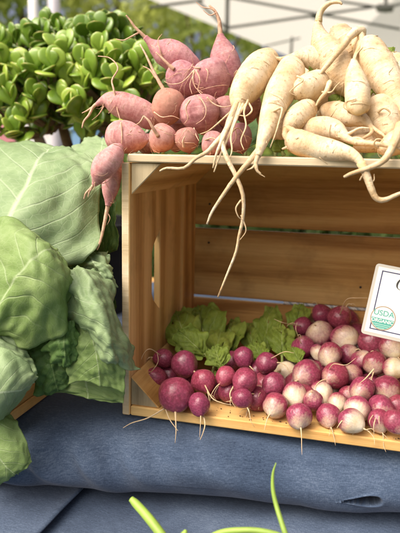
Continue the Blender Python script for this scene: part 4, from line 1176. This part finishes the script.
collard('light collard leaf in the middle left, curling over the one below',
  [[(-42, 380, -.05), (-32, 366, -.06), (-24, 352, -.066), (-16, 340, -.06), (-8, 330, -.05)],
   [(-50, 336, -.05), (-30, 330, -.07), (-8, 322, -.085), (8, 330, -.08), (16, 344, -.07)],
   [(-48, 280, -.03), (-24, 284, -.065), (8, 288, -.09), (28, 314, -.088), (34, 346, -.07)],
   [(-34, 240, -.03), (-8, 252, -.065), (24, 268, -.092), (44, 300, -.092), (52, 340, -.072)],
   [(-6, 219, -.04), (12, 232, -.066), (38, 254, -.086), (58, 288, -.084), (66, 326, -.066)],
   [(24, 230, -.045), (36, 236, -.06), (52, 250, -.072), (66, 276, -.072), (70, 306, -.060)],
   [(42, 240, -.046), (48, 244, -.052), (58, 252, -.060), (68, 266, -.062), (71, 282, -.056)]], COLLARD_Y, 2, nside=6)
collard('pale collard leaf edge at the left, lowest light triangle over the crate board',
  [[(-60, 440, -.10), (-52, 420, -.105), (-44, 402, -.11), (-36, 386, -.105), (-30, 372, -.10)],
   [(-40, 448, -.10), (-28, 424, -.11), (-18, 396, -.12), (-14, 372, -.115), (-14, 350, -.10)],
   [(-20, 446, -.09), (-8, 420, -.11), (2, 392, -.122), (4, 366, -.118), (2, 346, -.10)],
   [(-4, 432, -.085), (6, 410, -.105), (16, 390, -.116), (18, 372, -.112), (16, 356, -.10)],
   [(8, 414, -.08), (16, 400, -.096), (27, 386, -.105), (30, 376, -.104), (30, 366, -.095)],
   [(24, 396, -.08), (28, 390, -.088), (34, 382, -.095), (37, 378, -.095), (38, 374, -.09)]], COLLARD, 3, nside=6, nu=40, nv=48, ruffle=.002, rf=3, crinkle=.0015)
collard('green collard leaf tip hanging over the denim at lower left',
  [[(-46, 412, -.085), (-36, 412, -.09), (-26, 410, -.095), (-16, 408, -.09), (-8, 408, -.082)],
   [(-44, 432, -.085), (-30, 430, -.095), (-16, 424, -.10), (0, 418, -.095), (14, 416, -.08)],
   [(-38, 458, -.085), (-24, 452, -.098), (-6, 446, -.104), (8, 436, -.098), (18, 426, -.085)],
   [(-26, 482, -.085), (-14, 474, -.098), (4, 462, -.104), (18, 450, -.098), (24, 438, -.088)],
   [(-8, 488, -.085), (4, 480, -.095), (14, 472, -.10), (24, 464, -.096), (30, 454, -.09)],
   [(6, 480, -.085), (12, 476, -.09), (18, 473, -.094), (26, 468, -.094), (32, 462, -.09)]], COLLARD_Y, 4, nside=6, nu=40, nv=48, ruffle=.002, rf=3, crinkle=.0015)
collard('large collard leaf draping in folds down to the crate corner',
  [[(56, 268, -.03), (64, 268, -.034), (74, 268, -.034), (86, 268, -.026), (96, 268, -.015)],
   [(60, 284, -.045), (70, 280, -.056), (84, 276, -.05), (98, 276, -.034), (108, 278, -.016)],
   [(66, 304, -.05), (76, 296, -.066), (92, 294, -.066), (108, 294, -.045), (116, 300, -.020)],
   [(72, 322, -.05), (82, 316, -.070), (100, 314, -.078), (115, 318, -.056), (124, 324, -.028)],
   [(84, 330, -.045), (92, 332, -.072), (108, 338, -.082), (121, 340, -.060), (130, 346, -.034)],
   [(92, 340, -.045), (100, 350, -.070), (113, 352, -.080), (125, 354, -.060), (135, 358, -.036)],
   [(97, 350, -.050), (105, 363, -.066), (116, 362, -.072), (127, 370, -.058), (138, 370, -.040)]], COLLARD, 5, nside=7, ruffle=.005, rf=5, crinkle=.0048, u0=.53, u1=1.0)
collard('collard leaf shoulder tucked beside the crate end, under the hanging pink root',
  [[(66, 262, .02), (74, 258, .02), (86, 254, .015), (96, 252, .012), (104, 250, .01)],
   [(70, 268, .01), (80, 264, .005), (92, 260, -.004), (104, 260, -.004), (110, 262, .004)],
   [(74, 278, .005), (86, 272, -.005), (98, 268, -.014), (109, 270, -.010), (114, 274, -.002)],
   [(80, 290, .0), (92, 284, -.010), (104, 282, -.018), (112, 284, -.012), (115, 288, -.004)]], COLLARD, 6, nside=5, nu=36, nv=40, ruffle=.003)
collard('flat yellow-green collard leaf hanging straight down beside the crate corner',
  [[(72, 316, -.045), (80, 314, -.046), (90, 314, -.046), (102, 318, -.045), (112, 322, -.042)],
   [(69, 340, -.052), (80, 338, -.056), (93, 338, -.056), (108, 342, -.052), (122, 346, -.046)],
   [(68, 364, -.055), (82, 362, -.060), (98, 364, -.058), (112, 368, -.052), (125, 370, -.046)],
   [(69, 384, -.055), (84, 381, -.060), (100, 386, -.056), (112, 388, -.050), (124, 392, -.044)]], COLLARD_Y, 7, nside=5, slant=.5, nu=44, nv=44, ruffle=.0025, rf=7, crinkle=.003)
collard('lowest collard leaf with a frilled hem over the denim',
  [[(40, 366, -.030), (58, 366, -.034), (84, 368, -.034), (106, 372, -.030), (122, 376, -.026)],
   [(42, 378, -.036), (60, 378, -.040), (86, 381, -.040), (108, 384, -.036), (124, 388, -.030)],
   [(46, 388, -.038), (64, 389, -.042), (88, 393, -.042), (108, 396, -.038), (124, 398, -.032)],
   [(50, 392, -.038), (68, 394, -.042), (90, 399, -.042), (108, 402, -.038), (122, 404, -.032)]], COLLARD_Y, 8, nside=7, slant=.4, nu=60, nv=24, ruffle=.003, rf=5, crinkle=.003)
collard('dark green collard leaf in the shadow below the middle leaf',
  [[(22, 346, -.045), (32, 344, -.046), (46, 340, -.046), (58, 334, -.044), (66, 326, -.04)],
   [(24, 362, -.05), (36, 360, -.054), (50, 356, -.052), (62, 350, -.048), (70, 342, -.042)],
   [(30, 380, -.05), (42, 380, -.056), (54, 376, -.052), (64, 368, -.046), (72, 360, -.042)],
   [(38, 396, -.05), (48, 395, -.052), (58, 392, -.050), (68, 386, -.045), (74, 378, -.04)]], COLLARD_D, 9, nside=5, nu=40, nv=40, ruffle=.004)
collard('mid green curled collard leaf between the light and the draping leaf',
  [[(54, 330, -.062), (60, 326, -.064), (66, 322, -.064), (72, 320, -.06), (78, 320, -.055)],
   [(46, 344, -.062), (54, 340, -.068), (64, 338, -.068), (72, 338, -.062), (78, 338, -.054)],
   [(48, 356, -.060), (56, 356, -.067), (65, 356, -.068), (71, 354, -.062), (76, 350, -.056)],
   [(60, 364, -.058), (63, 366, -.062), (67, 367, -.062), (70, 366, -.06), (72, 364, -.057)]], COLLARD_D, 10, nside=4, nu=30, nv=30, ruffle=.004)
collard('pale collard leaf at the back between the jade plant and the pink roots',
  [[(70, 176, .10), (84, 174, .10), (100, 172, .10), (112, 176, .09), (118, 182, .085)],
   [(68, 160, .13), (84, 158, .125), (100, 158, .12), (112, 162, .11), (118, 168, .10)],
   [(74, 148, .15), (88, 144, .15), (102, 146, .14), (112, 150, .13), (118, 156, .12)],
   [(86, 140, .17), (94, 137, .17), (102, 138, .165), (110, 142, .155), (114, 146, .15)]], COLLARD, 11, nside=5, nu=30, nv=30, ruffle=.004)
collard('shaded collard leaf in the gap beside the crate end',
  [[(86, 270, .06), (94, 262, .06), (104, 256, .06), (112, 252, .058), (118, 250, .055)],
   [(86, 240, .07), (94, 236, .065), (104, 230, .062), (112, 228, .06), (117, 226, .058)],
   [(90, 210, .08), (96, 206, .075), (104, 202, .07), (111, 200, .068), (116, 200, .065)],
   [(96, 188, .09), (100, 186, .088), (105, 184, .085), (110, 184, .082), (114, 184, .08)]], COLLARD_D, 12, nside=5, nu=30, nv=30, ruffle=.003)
collard('collard leaf filling the left edge between the light leaf and the lowest triangle',
  [[(-60, 330, -.06), (-46, 326, -.066), (-30, 322, -.068), (-14, 322, -.066), (0, 326, -.06)],
   [(-50, 350, -.07), (-34, 346, -.078), (-14, 342, -.080), (4, 342, -.076), (20, 344, -.066)],
   [(-44, 372, -.072), (-26, 368, -.080), (-4, 362, -.082), (16, 360, -.078), (32, 358, -.068)],
   [(-34, 396, -.072), (-16, 392, -.078), (4, 386, -.080), (22, 380, -.076), (38, 374, -.070)]], COLLARD, 13, nside=5, nu=40, nv=40, ruffle=.003, rf=3)
# leaves carrying the heap from behind
for k, (bx, by, bY, tx, ty, tY, w, lb) in enumerate([
    (20, 330, .02, 40, 200, .06, 120, 'collard leaf standing inside the heap behind the huge pale leaf'),
    (-40, 330, .05, -30, 190, .14, 130, 'collard leaf at the back left of the heap, outside the light'),
    (70, 330, .0, 92, 270, .02, 70, 'collard leaf behind the draping leaf'),
    (20, 380, -.02, 50, 330, -.02, 60, 'collard leaf under the middle left leaf, in deep shade')]):
    b0 = W(bx, by, bY); t0 = W(tx, ty, tY); b0.z = max(b0.z, .02)
    o = quick_leaf(b0, t0, w*pxs(t0), (.2, -1, .4), .1, .06, mat=COLLARD_D, nu=30, nv=36, ruffle=.004, crinkle=.003, seed=k+80, name='collard_leaf', lobes=.05)
    tag(o, lb, 'leaf', GC)

# ------------------------------------------------------------------ jade plant
def jade_mat():
    m, t, b = nm('jade_leaf')
    oi = N(t, 'ObjectInfo'); rim = geo_attr(t, 'rim'); tc = N(t, 'TexCoord').outputs['Object']
    n1 = noise_t(t, tc, 2.5, 3)
    f = math_(t, 'ADD', math_(t, 'MULTIPLY', oi.outputs['Random'], .6), math_(t, 'MULTIPLY', n1, .4))
    c = ramp(t, f, [(.15, (.11, .21, .020)), (.5, (.21, .34, .038)), (.85, (.36, .48, .07))]).outputs[0]
    c = mixc(t, ramp(t, rim, [(.80, (0, 0, 0)), (1, (.6, .6, .6))]).outputs[0], c, (.42, .30, .08))
    L(t, c, b.inputs['Base Color']); b.inputs['Roughness'].default_value = .27; b.inputs['Specular IOR Level'].default_value = .5
    b.inputs['Subsurface Weight'].default_value = .12; b.inputs['Subsurface Radius'].default_value = (.6, 1, .2); b.inputs['Subsurface Scale'].default_value = .004
    return m
JADE = jade_mat(); JSTEM = simple('jade_stem', (.20, .15, .09), .7, .3, 60, .3)
def jade_leaf_mesh(k):
    v, f, rim = [], [], []; nl, na = 13, 12
    for i in range(nl+1):
        t = i/nl
        w = .35*math.sqrt(max(0, 1-((t-.62)/.385)**2)) if t > .62 else .055+.295*(.5-.5*math.cos(PI*t/.62))**.9
        w = max(w, .02)
        for j in range(na):
            a = 2*PI*j/na
            x = w*math.cos(a); y = .10*math.sin(a)*math.sqrt(max(.02, math.sin(PI*min(.985, .12+.86*t))))
            z = t
            y += (.03+.03*k)*(t*t)*-1+.03*(x/.34)**2*.6*(1 if k < 3 else .2)
            v.append((x, y, z)); rim.append(max(abs(math.cos(a))**3*.9*(1 if t > .35 else .5), 1 if t > .97 else 0)*1.05)
    for i in range(nl):
        for j in range(na):
            q = (j+1) % na; f.append((i*na+j, i*na+q, (i+1)*na+q, (i+1)*na+j))
    f.append(tuple(range(na))[::-1]); f.append(tuple(nl*na+j for j in range(na)))
    ob = mesh_obj('proto', v, f, JADE, attrs={'rim': rim}); me = ob.data; bpy.data.objects.remove(ob); return me
JM = [jade_leaf_mesh(k) for k in range(4)]
jb = W(84, 150, .40); jb.z = 0.0
jade = empty('jade_plant', jb); tag(jade, 'bushy jade plant with thick glossy oval leaves behind the collards', 'plant')
POT = simple('black_gap_pot', (.025, .025, .027), .8, .2, 20, .2)  # unseen support pot, black so the gap beside the crate stays dark
v = []; f = []
prof_ = [(.0, .0), (.075, .0), (.095, .13), (.105, .13), (.105, .155), (.092, .155), (.088, .135), (.0, .132)]
for i, (r, z) in enumerate(prof_):
    for j in range(28): v.append((r*math.cos(j/28*2*PI), r*math.sin(j/28*2*PI), z+.0005))
for i in range(len(prof_)-1):
    for j in range(28): q = (j+1) % 28; f.append((i*28+j, i*28+q, (i+1)*28+q, (i+1)*28+j))
mesh_obj('pot', v, f, POT, jade, smooth=False)
rj = random.Random(21)
trunk_top = []
for k, (tx, ty, tY) in enumerate([(86, 112, .40), (60, 118, .38), (112, 118, .40), (30, 116, .42), (135, 112, .38), (8, 118, .4)]):
    P = W(tx, ty, tY); trunk_top.append(P)
    s = jb+Vector((rj.uniform(-.02, .02), rj.uniform(-.02, .02), .132))
    tube('trunk', [s, s.lerp(P, .5)+Vector((rj.uniform(-.01, .01), 0, .01)), P], [.012, .010, .008], JSTEM, jade, 10, 8, .2, 60, k)
tips = []
outline = [(-30, 46), (-18, 40), (-4, 33), (10, 34), (22, 31), (36, 27), (46, 16), (58, 18), (70, 26), (84, 24), (96, 19), (107, 15), (117, 17), (128, 30), (139, 42), (148, 54)]
for x, y in outline: tips.append((x, y+rj.uniform(10, 14), rj.uniform(.34, .42)))
for x, y0 in outline:
    for y in np.arange(y0+16, 142, 11):
        if x > 132 and y > 118 or y > 104 and rj.random() < .45: continue
        tips.append((x+rj.uniform(-6, 6), y+rj.uniform(-6, 6), rj.uniform(.26, .36) if y > 60 else rj.uniform(.29, .40)))
tips.sort(key=lambda q: q[2])
nleaf = 0; jv, jf, jr = [], [], []
for (x, y, Y) in tips:
    tip = W(x, y, Y)
    anchor = min(trunk_top, key=lambda q: (q-tip).length)
    tube('branch', [anchor, anchor.lerp(tip, .5)+Vector((0, 0, -.012)), tip], [.005, .0042, .0032], JSTEM, jade, 6, 6)
    grow = ((tip-anchor).normalized()*.35+Vector((rj.uniform(-.25, .25), -.30+rj.uniform(-.2, .2), .9))).normalized()
    for k in range(6):
        lev = k//2; a = (k % 2)*PI+lev*PI/2+rj.uniform(-.4, .4)+x
        o = grow.orthogonal().normalized(); o.rotate(Matrix.Rotation(a, 3, grow))
        d = (grow*(.62, 1.1, 1.6)[lev]+o*(1.0, .8, .5)[lev]).normalized()
        s = rj.uniform(.027, .041)*(1.0, 1.0, .8)[lev]
        zax = d; yax = (-grow+zax*grow.dot(zax)); yax = yax.normalized() if yax.length > .01 else o
        yax = -yax; xax = yax.cross(zax).normalized(); yax = zax.cross(xax)
        if rj.random() < .65:
            zax = (zax*.6+Vector((0, 0, .8))).normalized(); tc_d = Vector((rj.uniform(-.7, .7), -1, rj.uniform(-.1, .7)))
            yax = (tc_d-zax*tc_d.dot(zax)).normalized(); xax = yax.cross(zax).normalized()
        base = tip-grow*.006*(2-lev)
        M = Matrix(((xax.x, yax.x, zax.x, 0), (xax.y, yax.y, zax.y, 0), (xax.z, yax.z, zax.z, 0), (0, 0, 0, 1)))
        me = JM[rj.randrange(4)]; sc = (s*rj.uniform(.95, 1.25), s, s)
        if nleaf < 298:
            lf = bpy.data.objects.new('leaf', me); C.objects.link(lf); lf.parent = jade
            lf.rotation_euler = M.to_euler(); lf.location = base-jb; lf.scale = sc; nleaf += 1
        else:
            n0 = len(jv)
            for q in me.vertices: jv.append((base-jb)+M.to_3x3() @ Vector((q.co.x*sc[0], q.co.y*sc[1], q.co.z*sc[2])))
            jr += [q.value for q in me.attributes['rim'].data]
            jf += [tuple(n0+i for i in p.vertices) for p in me.polygons]
if jv: tag(mesh_obj('leaf_mass', jv, jf, JADE, jade, attrs={'rim': jr}), None, kind='stuff')

# ------------------------------------------------------------------ sign with the organic badge
PAPER = simple('sign_paper', (.64, .65, .60), .6, .3, 60, .03)
INK = simple('navy_ink', (.035, .04, .10), .6, .3)
BLACK = simple('black_ink', (.03, .03, .03), .6, .3)
BROWN = simple('badge_brown', (.27, .19, .12), .6, .3)
GREEN = simple('badge_green', (.07, .30, .24), .6, .3)
lm, t_, b_ = nm('laminate'); b_.inputs['Base Color'].default_value = (.85, .85, .82, 1); b_.inputs['Roughness'].default_value = .12
b_.inputs['Transmission Weight'].default_value = .75; b_.inputs['IOR'].default_value = 1.3
tl = W(376.5, 263, .030); bl = W(360.5, 333, .006); tr_ = W(400, 266.5, .030)
ux = (tr_-tl).normalized(); uy = (bl-tl); hgt = uy.length; uy = uy.normalized(); ux = (ux-uy*ux.dot(uy)*.75).normalized(); nn = ux.cross(uy)
if nn.y > 0: nn = -nn
px1 = hgt/71.8
sg = empty('card_sign', bl); tag(sg, 'laminated white card sign with navy border and round green badge', 'sign')
def sp(x, y, h): return tl+ux*x*px1+uy*y*px1+nn*h-bl     # sign coordinates in photo pixels from its top left corner
SWd, SH = 110, 71.8
def slab(name, x0, y0, x1, y1, h0, h1, mat, rad=0):
    pts = []
    if rad:
        for cx, cy, a0 in ((x0+rad, y0+rad, PI), (x1-rad, y0+rad, 1.5*PI), (x1-rad, y1-rad, 0), (x0+rad, y1-rad, .5*PI)):
            for k in range(6): a = a0+k/5*PI/2; pts.append((cx+rad*math.cos(a), cy+rad*math.sin(a)))
    else: pts = [(x0, y0), (x1, y0), (x1, y1), (x0, y1)]
    return flat(name, pts, h0, h1, mat)
def flat(name, pts, h0, h1, mat):
    n = len(pts); v = [sp(x, y, h0) for x, y in pts]+[sp(x, y, h1) for x, y in pts]
    f = [tuple(range(n)), tuple(range(n, 2*n))[::-1]]+[(i, (i+1) % n, n+(i+1) % n, n+i) for i in range(n)]
    return fix_normals(mesh_obj(name, v, f, mat, sg, smooth=False))
slab('laminate_sleeve', 0, 0, SWd, SH, -.0004, .0004, simple('laminate_edge', (.42, .40, .34), .25, .5), 3.5)
slab('paper_card', 3.0, 3.0, SWd-3, SH-3, .00041, .0006, PAPER)
for x0, y0, x1, y1 in ((7, 6.2, SWd-7, 7.3), (7, SH-7.3, SWd-7, SH-6.2), (7, 7.3, 8.1, SH-7.3), (SWd-8.1, 7.3, SWd-7, SH-7.3)):
    slab('border_line', x0, y0, x1, y1, .0006, .00068, INK)
bx, by, br = 17.5, 53.0, 12.0
def disc(name, r0, h0, h1, mat, a0=0, a1=2*PI, n=48, inner=0):
    o = [(bx+r0*math.cos(a0+(a1-a0)*k/n), by+r0*math.sin(a0+(a1-a0)*k/n)) for k in range(n+(0 if a1-a0 > 6.2 else 1))]
    return flat(name, o, h0, h1, mat)
badge = disc('badge', br, .0006, .00070, BROWN)
disc('badge_face', br*.92, .0007, .00076, PAPER)
disc('badge_field', br*.90, .00076, .00082, GREEN, .04, PI-.04)
def words(txt, cx, cy, size, mat, h, name, bold=0):
    cu = bpy.data.curves.new('txt', 'FONT'); cu.body = txt; cu.align_x = 'CENTER'; cu.align_y = 'CENTER'; cu.size = size; cu.extrude = .3; cu.offset = bold
    to = bpy.data.objects.new('txt', cu); C.objects.link(to)
    dg = bpy.context.evaluated_depsgraph_get(); me = bpy.data.meshes.new_from_object(to.evaluated_get(dg))
    C.objects.unlink(to); bpy.data.objects.remove(to)
    for vv in me.vertices:
        x, y, z = vv.co; vv.co = sp(cx+x, cy-y, h+z*.0001)
    me.materials.clear(); me.materials.append(mat)
    ob = bpy.data.objects.new(name, me); C.objects.link(ob); ob.parent = sg; return ob
words('USDA', bx, by-4.6, 7.6, GREEN, .00082, 'badge_text', .12)
words('ORGANIC', bx, by+3.0, 4.6, PAPER, .00088, 'badge_text', .08)
for k in range(3):
    y = by+6.4+k*1.7; hw = math.sqrt(max(0, (br*.86)**2-(y-by)**2))
    slab('field_row', bx-hw, y-.22, bx+hw, y+.22, .00083, .00088, simple('badge_pale_green', (.42, .60, .50), .6))
for o in list(sg.children):
    if o.name.split('.')[0] in ('badge_face', 'badge_field', 'badge_text', 'field_row'): o.parent = badge
for k, o in enumerate([o for o in badge.children if o.name.startswith('badge_text')]): o['label'] = ('green USDA lettering on the badge', 'white ORGANIC lettering on the badge')[k % 2]
# the italic capital C that the picture edge cuts
oC, iC = [], []
for k in range(41):
    a = math.radians(42+276*k/40); x = math.cos(a); y = math.sin(a); w = .45+1.5*max(0, -math.cos(a))**1.2
    cx, cy = 29.5, 15.5
    oC.append((cx+6.5*x-.25*6.8*y*-1*.0+(-6.8*y)*-.0+.25*6.8*y, cy-6.8*y)); iC.append((cx+(6.5-w)*x+.25*(6.8-.5)*y, cy-(6.8-.5)*y))
v = [sp(x, y, .00062) for x, y in oC]+[sp(x, y, .00062) for x, y in iC]+[sp(x, y, .00070) for x, y in oC]+[sp(x, y, .00070) for x, y in iC]
f = []
for k in range(40):
    f += [(82+k, 83+k, 124+k, 123+k), (k, 41+k, 42+k, k+1), (k, k+1, 83+k, 82+k), (41+k, 123+k, 124+k, 42+k)]
fix_normals(mesh_obj('letter', v, f, BLACK, sg, smooth=False))

# ------------------------------------------------------------------ green shoots in the foreground
SHOOT = simple('green_shoot', (.25, .38, .06), .45, .4, 40, .2)
LZ = -.0745
def shoot(label, pts, rads):
    P = [W(*p) for p in pts]; c = P[0]
    o = tube('garlic_scape', P, [r*pxs(q) for r, q in zip(rads, P)], SHOOT, None, 26, 12, .05, 80, origin=c)
    tag(o, label, 'garlic scape', 'green shoots in the foreground'); return o
shoot('thick green shoot with a blunt end at the bottom left foreground', [(188, 575, -.150), (172, 550, -.145), (160, 533, -.14), (146, 515, -.13), (136, 504, -.125), (131, 499, -.123)], [5, 5, 5, 4.6, 4.2, 3.0])
shoot('thin curved green shoot tip standing in front of the denim roll', [(296, 575, -.150), (290, 548, -.145), (284, 530, -.14), (277, 508, -.13), (273, 490, -.125), (273, 474, -.122), (276, 463, -.12)], [3.6, 3.2, 2.8, 2.4, 2.0, 1.4, .5])
shoot('green shoot bending flat along the bottom edge of the picture', [(200, 560, -.15), (208, 541, -.15), (220, 533, -.15), (240, 530.5, -.15), (262, 531.5, -.15), (284, 538, -.15), (300, 555, -.15)], [2.5, 2.8, 3, 3, 3, 2.8, 2.6])
shoot('pale tip of a shoot barely showing at the bottom edge', [(176, 560, -.15), (180, 545, -.15), (184, 535, -.148), (186, 530, -.146)], [4, 4, 3.6, 1.6])
